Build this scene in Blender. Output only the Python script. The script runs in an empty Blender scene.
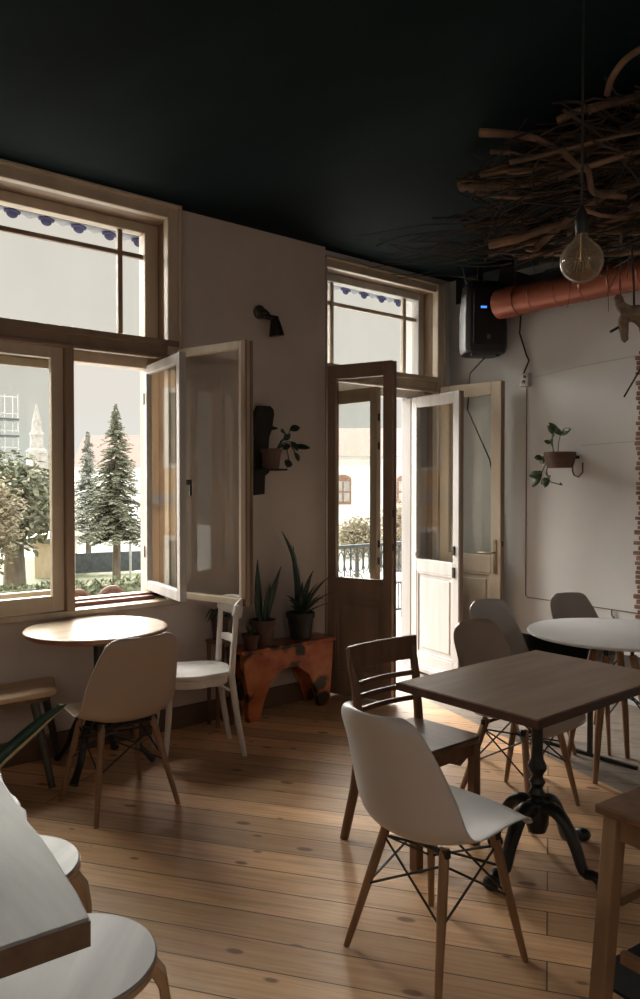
import bpy, bmesh, math, random
from mathutils import Vector, Matrix, noise
C = bpy.context.scene.collection
PI = math.pi
rnd = random.Random(7)

# ------------------------------------------------------------------ materials
def newmat(name):
    m = bpy.data.materials.new(name); m.use_nodes = True
    nt = m.node_tree; b = nt.nodes['Principled BSDF']
    return m, nt, b
def N(nt, t, **k):
    n = nt.nodes.new(t)
    for a, v in k.items(): setattr(n, a, v)
    return n
def ramp(nt, fac, stops):
    r = N(nt, 'ShaderNodeValToRGB'); e = r.color_ramp.elements
    while len(e) < len(stops): e.new(.5)
    for i, (p, c) in enumerate(stops): e[i].position = p; e[i].color = (c[0], c[1], c[2], 1)
    nt.links.new(fac, r.inputs['Fac']); return r.outputs['Color']
def coords(nt, scale=(1, 1, 1), rot=(0, 0, 0), kind='Object'):
    t = N(nt, 'ShaderNodeTexCoord'); mp = N(nt, 'ShaderNodeMapping')
    mp.inputs['Scale'].default_value = scale; mp.inputs['Rotation'].default_value = rot
    nt.links.new(t.outputs[kind], mp.inputs['Vector']); return mp.outputs['Vector']
def mix(nt, fac, a, b, mode='MIX'):
    x = N(nt, 'ShaderNodeMix', data_type='RGBA', blend_type=mode)
    for s, v in ((0, fac), (6, a), (7, b)):
        if hasattr(v, 'is_linked') or hasattr(v, 'links'): nt.links.new(v, x.inputs[s])
        elif s == 0: x.inputs[0].default_value = v
        else: x.inputs[s].default_value = (v[0], v[1], v[2], 1)
    return x.outputs[2]
def noise_tex(nt, vec, scale, detail=4, rough=.55):
    n = N(nt, 'ShaderNodeTexNoise'); n.inputs['Scale'].default_value = scale
    n.inputs['Detail'].default_value = detail; n.inputs['Roughness'].default_value = rough
    nt.links.new(vec, n.inputs['Vector']); return n.outputs['Fac']
def bump(nt, b, h, strength=.2, dist=.01):
    bp = N(nt, 'ShaderNodeBump'); bp.inputs['Strength'].default_value = strength; bp.inputs['Distance'].default_value = dist
    nt.links.new(h, bp.inputs['Height']); nt.links.new(bp.outputs['Normal'], b.inputs['Normal'])
def mat_noise(name, c1, c2, scale=6, rough=.6, stretch=(1, 1, 1), metal=0, bmp=.0, lo=.35, hi=.65, detail=4, spec=.5):
    m, nt, b = newmat(name)
    v = coords(nt, stretch); f = noise_tex(nt, v, scale, detail)
    nt.links.new(ramp(nt, f, [(lo, c1), (hi, c2)]), b.inputs['Base Color'])
    b.inputs['Roughness'].default_value = rough; b.inputs['Metallic'].default_value = metal
    b.inputs['Specular IOR Level'].default_value = spec
    if bmp: bump(nt, b, f, bmp)
    return m
def mat_wood(name, c1, c2, axis='X', rough=.5, scale=9, spec=.5):
    st = {'X': (.12, 1, 1), 'Y': (1, .12, 1), 'Z': (1, 1, .12)}[axis]
    return mat_noise(name, c1, c2, scale * 2, rough, st, bmp=.06, detail=6, spec=spec)
def mat_glass(name, tint=(1, 1, 1), rough=.0):
    m = bpy.data.materials.new(name); m.use_nodes = True; nt = m.node_tree; nt.nodes.clear()
    o = N(nt, 'ShaderNodeOutputMaterial'); mx = N(nt, 'ShaderNodeMixShader')
    t = N(nt, 'ShaderNodeBsdfTransparent'); g = N(nt, 'ShaderNodeBsdfGlossy'); fr = N(nt, 'ShaderNodeFresnel')
    v = coords(nt); f = noise_tex(nt, v, 3)
    nt.links.new(ramp(nt, f, [(.2, [x * .96 for x in tint]), (.8, tint)]), t.inputs['Color'])
    g.inputs['Roughness'].default_value = rough; fr.inputs['IOR'].default_value = 1.45
    ge = N(nt, 'ShaderNodeNewGeometry'); iv = N(nt, 'ShaderNodeMath', operation='SUBTRACT'); iv.inputs[0].default_value = 1; nt.links.new(ge.outputs['Backfacing'], iv.inputs[1])
    fm = N(nt, 'ShaderNodeMath', operation='MULTIPLY'); nt.links.new(fr.outputs[0], fm.inputs[0]); nt.links.new(iv.outputs[0], fm.inputs[1])
    nt.links.new(fm.outputs[0], mx.inputs[0]); nt.links.new(t.outputs[0], mx.inputs[1]); nt.links.new(g.outputs[0], mx.inputs[2])
    nt.links.new(mx.outputs[0], o.inputs['Surface']); return m

def mat_floor():
    m, nt, b = newmat('pine_boards')
    ang = math.radians(123.5)
    v = coords(nt, rot=(0, 0, -ang))
    br = N(nt, 'ShaderNodeTexBrick'); br.offset = .37; br.offset_frequency = 2
    for k, x in (('Scale', 1.0), ('Mortar Size', .0032), ('Mortar Smooth', .3), ('Bias', 0), ('Brick Width', 3.6), ('Row Height', .148)):
        br.inputs[k].default_value = x
    br.inputs['Color1'].default_value = (0, 0, 0, 1); br.inputs['Color2'].default_value = (1, 1, 1, 1); br.inputs['Mortar'].default_value = (.5, .5, .5, 1)
    nt.links.new(v, br.inputs['Vector'])
    # grain offset per board
    add = N(nt, 'ShaderNodeVectorMath', operation='MULTIPLY_ADD')
    nt.links.new(br.outputs['Color'], add.inputs[0]); add.inputs[1].default_value = (7, 3, 5); nt.links.new(v, add.inputs[2])
    mp = N(nt, 'ShaderNodeMapping'); mp.inputs['Scale'].default_value = (.8, 20, 1); nt.links.new(add.outputs[0], mp.inputs['Vector'])
    grain = noise_tex(nt, mp.outputs[0], 3.2, 7, .62)
    base = ramp(nt, grain, [(.22, (.43, .24, .12)), (.5, (.70, .43, .235)), (.80, (.84, .565, .33))])
    tone = ramp(nt, br.outputs['Color'], [(0, (.66, .63, .60)), (.45, (.95, .93, .90)), (1, (1.2, 1.17, 1.12))])
    col = mix(nt, 1.0, base, tone, 'MULTIPLY')
    # worn patches
    wear = noise_tex(nt, v, 1.7, 5, .6)
    wm = ramp(nt, wear, [(.42, (0, 0, 0)), (.68, (1, 1, 1))])
    wf = N(nt, 'ShaderNodeMath', operation='MULTIPLY'); nt.links.new(wm, wf.inputs[0]); wf.inputs[1].default_value = .42
    col = mix(nt, wf.outputs[0], col, (.30, .20, .13))
    # knots
    kp = N(nt, 'ShaderNodeMapping'); kp.inputs['Scale'].default_value = (3.4, 7.5, 1); nt.links.new(add.outputs[0], kp.inputs['Vector'])
    vo = N(nt, 'ShaderNodeTexVoronoi', voronoi_dimensions='2D'); vo.inputs['Scale'].default_value = 1.0; nt.links.new(kp.outputs[0], vo.inputs['Vector'])
    sep = N(nt, 'ShaderNodeSeparateColor'); nt.links.new(vo.outputs['Color'], sep.inputs[0])
    thr = N(nt, 'ShaderNodeMath', operation='MULTIPLY_ADD'); nt.links.new(sep.outputs[0], thr.inputs[0]); thr.inputs[1].default_value = .22; thr.inputs[2].default_value = -.075
    lt = N(nt, 'ShaderNodeMath', operation='SUBTRACT'); nt.links.new(thr.outputs[0], lt.inputs[0]); nt.links.new(vo.outputs['Distance'], lt.inputs[1])
    km = ramp(nt, lt.outputs[0], [(.0, (0, 0, 0)), (.05, (1, 1, 1))])
    kf = N(nt, 'ShaderNodeMath', operation='MULTIPLY'); nt.links.new(km, kf.inputs[0]); kf.inputs[1].default_value = .8
    col = mix(nt, kf.outputs[0], col, (.13, .058, .026))
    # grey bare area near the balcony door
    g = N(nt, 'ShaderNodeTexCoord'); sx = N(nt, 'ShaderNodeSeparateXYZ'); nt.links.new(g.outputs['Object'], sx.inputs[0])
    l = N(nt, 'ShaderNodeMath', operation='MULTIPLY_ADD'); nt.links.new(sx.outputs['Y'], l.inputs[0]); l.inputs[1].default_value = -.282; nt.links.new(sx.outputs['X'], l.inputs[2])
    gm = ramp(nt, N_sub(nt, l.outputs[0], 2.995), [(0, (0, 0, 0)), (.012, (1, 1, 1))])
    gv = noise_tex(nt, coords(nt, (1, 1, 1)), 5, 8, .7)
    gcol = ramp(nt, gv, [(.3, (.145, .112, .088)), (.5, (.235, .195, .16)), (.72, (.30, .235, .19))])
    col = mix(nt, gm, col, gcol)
    ml = N(nt, 'ShaderNodeMath', operation='MULTIPLY'); nt.links.new(br.outputs['Fac'], ml.inputs[0]); ml.inputs[1].default_value = .85
    col = mix(nt, ml.outputs[0], col, (.035, .018, .01))
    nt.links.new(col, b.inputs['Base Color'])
    rr = N(nt, 'ShaderNodeMapRange'); nt.links.new(wear, rr.inputs[0]); rr.inputs[1].default_value = .3; rr.inputs[2].default_value = .7
    rr.inputs[3].default_value = .36; rr.inputs[4].default_value = .58; nt.links.new(rr.outputs[0], b.inputs['Roughness'])
    bump(nt, b, N_mul(nt, grain, br.outputs['Fac']), .25, .004)
    return m
def N_sub(nt, s, v):
    n = N(nt, 'ShaderNodeMath', operation='SUBTRACT'); nt.links.new(s, n.inputs[0]); n.inputs[1].default_value = v; return n.outputs[0]
def N_mul(nt, a, f):
    n = N(nt, 'ShaderNodeMath', operation='SUBTRACT'); nt.links.new(a, n.inputs[0]); nt.links.new(f, n.inputs[1]); return n.outputs[0]

M = {}
M['floor'] = mat_floor()
M['wall'] = mat_noise('plaster_warm', (.52, .455, .415), (.58, .51, .465), 2.2, .9, bmp=.05)
M['wall_white'] = mat_noise('plaster_white', (.635, .645, .655), (.695, .705, .71), 1.6, .88, bmp=.05)
M['ceiling'] = mat_noise('ceiling_paint', (.0022, .0075, .0095), (.009, .022, .025), 1.3, .8, (1, .5, 1), lo=.4, hi=.85, detail=8, spec=.08)
M['black_paint'] = mat_noise('black_wall_paint', (.008, .010, .011), (.014, .016, .017), 3, .8)
M['cream'] = mat_noise('aged_cream_paint', (.46, .385, .29), (.56, .475, .37), 7, .42, (1, 1, .25), bmp=.05)
M['brown_and_shade'] = mat_noise('brown_lacquer_and_shade', (.22, .15, .10), (.29, .205, .145), 7, .45, (1, 1, .25))  # brown lacquer, and the shade painted into the inner left door leaf
M['whitepaint'] = mat_noise('weathered_white_paint', (.40, .39, .38), (.50, .49, .48), 9, .5, (1, 1, .12), bmp=.05)
M['redbrown'] = mat_noise('red_brown_sill', (.16, .06, .045), (.22, .09, .07), 6, .5)
M['base'] = mat_noise('brown_skirting', (.10, .062, .04), (.15, .09, .055), 6, .5, (.2, 1, 1))
M['glass'] = mat_glass('window_glass', (.97, .98, .97))
M['shell'] = mat_noise('moulded_shell', (.48, .47, .46), (.52, .51, .50), 2, .36)
M['shell_grey'] = mat_noise('moulded_shell_grey', (.44, .42, .40), (.48, .46, .44), 2, .4)
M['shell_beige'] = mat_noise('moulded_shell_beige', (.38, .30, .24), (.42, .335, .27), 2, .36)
M['beech'] = mat_wood('beech_leg', (.20, .11, .055), (.29, .17, .09), 'Z', .45)
M['blackmetal'] = mat_noise('black_metal', (.010, .010, .011), (.018, .018, .019), 12, .38)
M['castiron'] = mat_noise('black_cast_iron', (.008, .010, .010), (.016, .018, .018), 14, .33, bmp=.08)
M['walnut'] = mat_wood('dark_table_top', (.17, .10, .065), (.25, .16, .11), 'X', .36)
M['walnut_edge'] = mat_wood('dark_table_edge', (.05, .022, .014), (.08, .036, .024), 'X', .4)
M['darkwood'] = mat_wood('dark_chair_wood', (.105, .052, .027), (.17, .09, .05), 'Z', .36)
M['darkseat'] = mat_wood('dark_seat_wood', (.10, .056, .034), (.15, .09, .058), 'Y', .34)
M['paletop'] = mat_wood('pale_table_top', (.36, .27, .19), (.48, .38, .28), 'X', .34, 9, .35)
M['rededge'] = mat_wood('reddish_edge', (.22, .09, .05), (.30, .13, .075), 'X', .4)
M['stooltop'] = mat_wood('light_stool_seat', (.46, .315, .20), (.60, .43, .28), 'X', .4)
M['greenleg'] = mat_noise('dark_green_leg', (.045, .045, .03), (.075, .07, .048), 8, .5)
M['chairwhite'] = mat_noise('white_chair_paint', (.60, .575, .54), (.70, .675, .64), 7, .42, (1, 1, .3))
M['wash'] = mat_wood('whitewashed_plank', (.20, .195, .195), (.31, .30, .30), 'Y', .55, 5, .25)
M['planksaw'] = mat_wood('plank_edge', (.10, .065, .04), (.16, .105, .07), 'Y', .6)
M['birch'] = mat_wood('birch_white_top', (.34, .33, .325), (.44, .43, .42), 'Y', .5, 5, .3)
M['birchleg'] = mat_wood('birch_leg', (.36, .24, .14), (.47, .33, .2), 'Z', .45)
M['oak'] = mat_wood('light_oak', (.20, .125, .065), (.28, .175, .10), 'Z', .5)
M['whitetop'] = mat_noise('white_laminate', (.70, .70, .70), (.74, .74, .74), 3, .35)
M['copper'] = mat_noise('orange_duct', (.30, .085, .048), (.41, .13, .075), 5, .42, (1, .2, 1), bmp=.03, metal=.25)
M['plastic'] = mat_noise('black_plastic', (.007, .009, .010), (.013, .015, .016), 30, .45)
M['matt_black'] = mat_noise('matt_black', (.006, .008, .008), (.011, .013, .013), 20, .85, spec=.2)
M['grille'] = mat_noise('black_grille', (.003, .003, .004), (.012, .012, .013), 220, .6, bmp=.3)
M['led'] = None
M['chrome'] = mat_noise('worn_brass_handle', (.32, .27, .2), (.42, .36, .27), 12, .3, metal=.9)
M['terracotta'] = mat_noise('brown_terracotta', (.085, .045, .032), (.13, .07, .05), 9, .6)
M['redpot'] = mat_noise('red_pot', (.06, .022, .017), (.09, .03, .025), 9, .5)
M['darkpot'] = mat_noise('dark_pot', (.012, .014, .015), (.022, .025, .026), 9, .45)
M['soil'] = mat_noise('potting_soil', (.012, .009, .006), (.03, .022, .015), 60, .95)
M['leaf'] = mat_noise('dark_green_leaf', (.012, .035, .022), (.03, .07, .042), 8, .45, (1, 1, 3))
M['leaf2'] = mat_noise('mid_green_leaf', (.03, .06, .025), (.06, .10, .045), 9, .5)
M['leaf_edge'] = mat_noise('yellow_leaf_margin', (.36, .29, .14), (.45, .37, .2), 9, .45)
M['bark'] = mat_noise('dark_bark', (.008, .009, .009), (.022, .02, .018), 9, .8, (1, 1, .3), bmp=.5)
M['twig'] = mat_noise('dry_branch', (.05, .03, .018), (.24, .14, .078), 6, .7, bmp=.3)
M['twigdark'] = mat_noise('dark_twig', (.016, .011, .008), (.06, .038, .025), 6, .8)
M['cord'] = mat_noise('black_cord', (.012, .011, .011), (.02, .019, .018), 20, .6)
M['conduit'] = mat_noise('grey_conduit', (.16, .145, .135), (.21, .19, .18), 20, .6)
M['joint'] = mat_noise('wall_joint_grey', (.40, .38, .365), (.46, .44, .42), 9, .9)
M['boxwhite'] = mat_noise('white_box_plastic', (.42, .41, .39), (.5, .49, .47), 9, .5)
M['bulb'] = mat_glass('amber_bulb_glass', (.80, .70, .56))
def _haze():
    m = M['bulb']; nt = m.node_tree; o = [n for n in nt.nodes if n.type == 'OUTPUT_MATERIAL'][0]; src = o.inputs['Surface'].links[0].from_socket
    tl = N(nt, 'ShaderNodeBsdfDiffuse'); tl.inputs['Color'].default_value = (.55, .47, .36, 1); mx = N(nt, 'ShaderNodeMixShader')
    lw = N(nt, 'ShaderNodeLayerWeight'); lw.inputs['Blend'].default_value = .35; mr = N(nt, 'ShaderNodeMapRange'); nt.links.new(lw.outputs['Facing'], mr.inputs[0]); mr.inputs[3].default_value = .16; mr.inputs[4].default_value = .55
    nt.links.new(mr.outputs[0], mx.inputs[0]); nt.links.new(src, mx.inputs[1]); nt.links.new(tl.outputs[0], mx.inputs[2]); nt.links.new(mx.outputs[0], o.inputs['Surface'])
_haze()
M['filament'] = mat_noise('bulb_filament', (.22, .15, .08), (.3, .21, .12), 9, .3, metal=.8)
M['toy'] = mat_noise('tan_plush', (.14, .105, .075), (.27, .21, .155), 40, .9, bmp=.4)
M['brick'] = mat_noise('old_red_brick', (.17, .085, .06), (.34, .20, .15), 14, .9, bmp=.5)
M['mat'] = mat_noise('black_sheet', (.006, .006, .006), (.012, .011, .010), 60, .95)
def mat_burl():
    m, nt, b = newmat('polished_burl')
    v = coords(nt, (1, 1, 1)); n = noise_tex(nt, v, 5, 5); vo = N(nt, 'ShaderNodeTexVoronoi'); vo.inputs['Scale'].default_value = 7.5
    ad = N(nt, 'ShaderNodeVectorMath', operation='ADD'); nt.links.new(v, ad.inputs[0])
    sc = N(nt, 'ShaderNodeVectorMath', operation='SCALE'); cmb = N(nt, 'ShaderNodeCombineXYZ'); nt.links.new(n, cmb.inputs[0]); nt.links.new(n, cmb.inputs[2])
    nt.links.new(cmb.outputs[0], sc.inputs[0]); sc.inputs['Scale'].default_value = .25; nt.links.new(sc.outputs[0], ad.inputs[1]); nt.links.new(ad.outputs[0], vo.inputs['Vector'])
    spots = ramp(nt, vo.outputs['Distance'], [(.33, (0, 0, 0)), (.5, (1, 1, 1))])
    c = ramp(nt, n, [(.35, (.26, .055, .018)), (.5, (.48, .13, .042)), (.68, (.60, .22, .085))])
    col = mix(nt, spots, (.016, .007, .005), c)
    nt.links.new(col, b.inputs['Base Color']); b.inputs['Roughness'].default_value = .3
    return m
M['burl'] = mat_burl()
def mat_led():
    m, nt, b = newmat('blue_led'); v = coords(nt); f = noise_tex(nt, v, 8)
    nt.links.new(ramp(nt, f, [(.3, (.05, .2, .9)), (.7, (.1, .35, 1))]), b.inputs['Emission Color']); b.inputs['Emission Strength'].default_value = 1.2
    b.inputs['Base Color'].default_value = (.02, .1, .5, 1); return m
M['led'] = mat_led()
# outside
M['pave'] = mat_noise('pale_paving', (.46, .45, .43), (.58, .57, .54), 1.5, .9)
M['lawn'] = mat_noise('lawn_green', (.09, .10, .06), (.17, .18, .11), 4, .95)
M['render_w'] = mat_noise('white_render', (.66, .66, .64), (.74, .74, .72), 1.2, .9)
M['rooftile'] = mat_noise('faded_red_roof', (.15, .105, .09), (.25, .18, .155), 9, .9, (1, 1, 6), bmp=.3)
M['stone'] = mat_noise('grey_stone', (.30, .28, .27), (.42, .40, .38), 3, .9)
M['facade'] = mat_noise('ochre_facade', (.52, .30, .15), (.66, .42, .24), 1.0, .9)
M['needles'] = mat_noise('fir_needles', (.085, .10, .065), (.21, .21, .145), 3, .8, lo=.3, hi=.7)
M['needles_b'] = mat_noise('blue_fir_needles', (.15, .17, .15), (.30, .32, .28), 3, .8, lo=.3, hi=.7)
M['needles_t'] = mat_noise('dry_fir_needles', (.20, .17, .12), (.36, .31, .22), 3, .8, lo=.3, hi=.7)
M['treebark'] = mat_noise('tree_bark', (.14, .115, .095), (.24, .2, .17), 6, .95, (1, 1, .3))
M['hedge'] = mat_noise('hedge_green', (.07, .085, .05), (.16, .175, .10), 8, .9, bmp=.6)
M['fence'] = mat_noise('dark_fence', (.045, .055, .058), (.08, .09, .095), 6, .8)
M['post'] = mat_noise('galvanised_post', (.4, .41, .41), (.5, .51, .51), 9, .5, metal=.4)
M['canvas'] = mat_noise('grey_blue_canvas', (.33, .36, .42), (.40, .43, .48), 6, .9)
M['navy'] = mat_noise('navy_print', (.035, .035, .09), (.06, .06, .13), 9, .9)
M['rattan'] = mat_noise('brown_rattan', (.07, .035, .022), (.12, .06, .04), 50, .7, bmp=.3)
M['fabric_w'] = mat_noise('white_canvas', (.7, .7, .69), (.78, .78, .77), 4, .9)

# ------------------------------------------------------------------ mesh helpers
class MB:
    def __init__(s): s.v = []; s.f = []
    def add(s, vs, fs):
        o = len(s.v); s.v += [tuple(v) for v in vs]; s.f += [tuple(i + o for i in f) for f in fs]; return s
    def box(s, a, b):
        x0, y0, z0 = a; x1, y1, z1 = b
        x0, x1 = min(x0, x1), max(x0, x1); y0, y1 = min(y0, y1), max(y0, y1); z0, z1 = min(z0, z1), max(z0, z1)
        return s.add([(x0,y0,z0),(x1,y0,z0),(x1,y1,z0),(x0,y1,z0),(x0,y0,z1),(x1,y0,z1),(x1,y1,z1),(x0,y1,z1)],
                     [(0,3,2,1),(4,5,6,7),(0,1,5,4),(1,2,6,5),(2,3,7,6),(3,0,4,7)])
    def obox(s, o, ux, uy, uz, a, b):       # box in a frame (origin + axes)
        t = MB().box(a, b); o, ux, uy, uz = map(Vector, (o, ux, uy, uz))
        return s.add([o + ux * v[0] + uy * v[1] + uz * v[2] for v in t.v], t.f)
    def tube(s, pts, r, n=10, cap=True, flat=1.0):
        pts = [Vector(p) for p in pts]; k = len(pts)
        rs = r if isinstance(r, (list, tuple)) else [r] * k
        d0 = (pts[1] - pts[0]).normalized(); up = Vector((0, 0, 1)) if abs(d0.z) < .9 else Vector((1, 0, 0))
        x = d0.cross(up).normalized(); vs = []; fs = []
        for i, p in enumerate(pts):
            d = (pts[min(i + 1, k - 1)] - pts[max(i - 1, 0)]).normalized()
            x = (x - d * x.dot(d)).normalized(); y = d.cross(x)
            for j in range(n):
                a = 2 * PI * j / n; vs.append(p + (x * math.cos(a) + y * math.sin(a) * flat) * rs[i])
        for i in range(k - 1):
            for j in range(n):
                a = i * n + j; b = i * n + (j + 1) % n; fs.append((a, b, b + n, a + n))
        if cap: fs.append(tuple(range(n - 1, -1, -1))); fs.append(tuple(range((k - 1) * n, k * n)))
        return s.add(vs, fs)
    def lathe(s, prof, c=(0, 0, 0), n=24, axis='Z', caps=True):
        vs = []; fs = []; k = len(prof)
        for r, z in prof:
            for j in range(n):
                a = 2 * PI * j / n; p = (r * math.cos(a), r * math.sin(a), z)
                if axis == 'Y': p = (p[0], p[2], p[1])
                if axis == 'X': p = (p[2], p[0], p[1])
                vs.append((c[0] + p[0], c[1] + p[1], c[2] + p[2]))
        for i in range(k - 1):
            for j in range(n):
                a = i * n + j; b = i * n + (j + 1) % n; fs.append((a, b, b + n, a + n))
        if caps:
            fs.append(tuple(range(n - 1, -1, -1))); fs.append(tuple(range((k - 1) * n, k * n)))
        return s.add(vs, fs)
    def prism(s, poly, z0, z1, o=(0, 0, 0), u=(1, 0, 0), v=(0, 1, 0), w=(0, 0, 1)):
        o, u, v, w = map(Vector, (o, u, v, w)); n = len(poly)
        vs = [o + u * a + v * b + w * z0 for a, b in poly] + [o + u * a + v * b + w * z1 for a, b in poly]
        return s.add(vs, [tuple(range(n - 1, -1, -1)), tuple(range(n, 2 * n))] + [(i, (i + 1) % n, (i + 1) % n + n, i + n) for i in range(n)])
    def grid(s, rows):
        m = len(rows[0]); vs = [p for r in rows for p in r]
        return s.add(vs, [(i*m+j, i*m+j+1, (i+1)*m+j+1, (i+1)*m+j) for i in range(len(rows)-1) for j in range(m-1)])
    def ball(s, c, r, n=14, sc=(1, 1, 1)):
        vs = []; fs = []; k = n // 2
        for i in range(k + 1):
            t = PI * i / k
            for j in range(n):
                a = 2 * PI * j / n
                vs.append((c[0] + r*sc[0]*max(math.sin(t),.02)*math.cos(a), c[1] + r*sc[1]*max(math.sin(t),.02)*math.sin(a), c[2] - r*sc[2]*math.cos(t)))
        for i in range(k):
            for j in range(n):
                a = i*n+j; b = i*n+(j+1)%n; fs.append((a, b, b+n, a+n))
        fs.append(tuple(range(n-1,-1,-1))); fs.append(tuple(range(k*n,(k+1)*n)))
        return s.add(vs, fs)
    def leafblade(s, base, tip, width, normal, curl=0, n=6):
        base, tip, normal = Vector(base), Vector(tip), Vector(normal)
        d = tip - base; side = d.cross(normal).normalized(); nm = side.cross(d).normalized()
        rows = []
        for i in range(n + 1):
            t = i / n; w = width * (math.sin(PI * min(1, t * .93 + .07)) ** .75) * .5
            p = base + d * t + nm * curl * math.sin(PI * t)
            rows.append([p - side * w, p - nm * w * .25, p + side * w])
        s.grid(rows)
        return s
    def build(s, name, mat, parent=None, smooth=True, bev=0, solid=0, sub=0):
        me = bpy.data.meshes.new(name); me.from_pydata(s.v, [], s.f); me.validate()
        bm = bmesh.new(); bm.from_mesh(me); bmesh.ops.recalc_face_normals(bm, faces=bm.faces[:]); bm.to_mesh(me); bm.free()
        me.materials.append(mat)
        if smooth:
            me.polygons.foreach_set('use_smooth', [True] * len(me.polygons)); me.set_sharp_from_angle(angle=math.radians(38))
        o = bpy.data.objects.new(name, me); C.objects.link(o)
        if parent is not None: attach(o, parent)
        if solid:
            md = o.modifiers.new('solid', 'SOLIDIFY'); md.thickness = solid; md.offset = 0
        if sub:
            md = o.modifiers.new('sub', 'SUBSURF'); md.levels = sub; md.render_levels = sub
        if bev:
            md = o.modifiers.new('bevel', 'BEVEL'); md.width = bev; md.segments = 2; md.limit_method = 'ANGLE'; md.angle_limit = math.radians(40)
        return o
def spline(c, n):
    out = []
    for i in range(n + 1):
        t = i / n * (len(c) - 1); k = min(int(t), len(c) - 2); u = t - k
        p0, p1, p2, p3 = c[max(k-1, 0)], c[k], c[k+1], c[min(k+2, len(c)-1)]
        out.append(.5 * ((2*p1) + (p2-p0)*u + (2*p0-5*p1+4*p2-p3)*u*u + (3*p1-p0-3*p2+p3)*u**3))
    return out
def lerp_list(v, n):
    out = []
    for i in range(n):
        t = i / (n - 1) * (len(v) - 1); k = min(int(t), len(v) - 2); out.append(v[k] + (v[k + 1] - v[k]) * (t - k))
    return out
def attach(o, p):
    o.parent = p; o.matrix_parent_inverse = p.matrix_basis.inverted()
def tag(o, label, cat, group=None, kind=None):
    o['label'] = label; o['category'] = cat
    if group: o['group'] = group
    if kind: o['kind'] = kind
    return o
def thing(name, label, cat, loc=(0, 0, 0), group=None):
    o = bpy.data.objects.new(name, None); C.objects.link(o); o.location = loc; o.empty_display_size = .1
    return tag(o, label, cat, group)
def struct(o, label=None, cat=None):
    o['kind'] = 'structure'
    if label: o['label'] = label
    if cat: o['category'] = cat
    return o
def sempty(name, label, cat, loc):
    o = thing(name, label, cat, loc); o['kind'] = 'structure'; return o
def children(o): return [c for c in bpy.data.objects if c.parent == o]
def dup(root, loc, rz, label, group=None, mats=None):
    r = root.copy(); C.objects.link(r); r.location = loc; r.rotation_euler = (0, 0, rz); r['label'] = label
    if group: r['group'] = group
    def rec(a, b):
        for ch in children(a):
            c = ch.copy(); C.objects.link(c); c.parent = b; rec(ch, c)
            if mats and ch.name.split('.')[0] in mats:
                c.data = ch.data.copy(); c.data.materials[0] = mats[ch.name.split('.')[0]]
    rec(root, r); return r

# ------------------------------------------------------------------ room shell
CEIL = 3.19
WY = 4.22      # interior face of the window wall
DY = 4.27      # interior face of the wall around the balcony door
XR = 5.0
YB, XL = -2.6, -2.2
OUT = 4.66
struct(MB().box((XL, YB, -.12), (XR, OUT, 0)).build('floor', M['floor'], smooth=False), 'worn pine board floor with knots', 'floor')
struct(MB().box((XL - .2, YB - .2, CEIL), (XR + .2, OUT + .2, CEIL + .2)).build('ceiling', M['ceiling'], smooth=False), 'dark blue green painted ceiling', 'ceiling')
w = MB()
w.box((XL, WY, 0), (-1.6, OUT, CEIL)); w.box((-.95, WY, 0), (1.0, OUT, CEIL))
w.box((-1.6, WY, 0), (-.95, OUT, .80)); w.box((-1.6, WY, 3.12), (-.95, OUT, CEIL))
w.box((1.0, WY, 0), (2.37, OUT, .765)); w.box((1.0, WY, 3.14), (2.37, OUT, CEIL)); w.box((2.37, WY, 0), (3.59, OUT, CEIL))
struct(w.build('wall_left', M['wall'], smooth=False), 'warm grey plaster wall between the window and the balcony door', 'wall')
w = MB()
w.box((3.59, DY, 3.10), (4.84, OUT, CEIL)); w.box((4.84, DY, 0), (XR, OUT, CEIL)); w.box((3.59, DY, 0), (3.60, OUT, 3.10))
struct(w.build('wall_front', M['wall_white'], smooth=False), 'pale plaster wall around the balcony door', 'wall')
struct(MB().box((XR, YB, 0), (XR + .2, OUT, CEIL)).build('wall_right', M['wall_white'], smooth=False), 'white plaster wall with pipes and planter', 'wall')
struct(MB().box((XL, YB - .2, 0), (XR, YB, CEIL)).build('wall_back', M['wall'], smooth=False), 'plaster wall behind the viewer', 'wall')
struct(MB().box((XL - .2, YB, 0), (XL, OUT, CEIL)).build('wall_side', M['wall'], smooth=False), 'plaster wall at the far end', 'wall')
struct(MB().box((XL, 4.195, 0), (3.59, WY, .13)).build('baseboard_left', M['base'], smooth=False, bev=.006), 'brown skirting board under the window', 'baseboard')
struct(MB().box((4.988, 1.2, 2.99), (XR, 4.20, CEIL)).build('trim_1', M['black_paint'], smooth=False), 'black painted band at the top of the white wall', 'trim')
# hairline cracks / joints of the right wall
struct(MB().tube([(4.999, 3.55, 2.30), (4.999, 3.1, 2.345), (4.999, 2.65, 2.37)], .002, 6).build('trim_2', M['joint']), 'thin grey joint line across the white wall', 'trim')
struct(MB().tube([(4.999, 3.05, 1.782), (4.999, 2.66, 1.795)], .002, 6).build('trim_3', M['joint']), 'short joint line beside the wall planter', 'trim')

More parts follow.
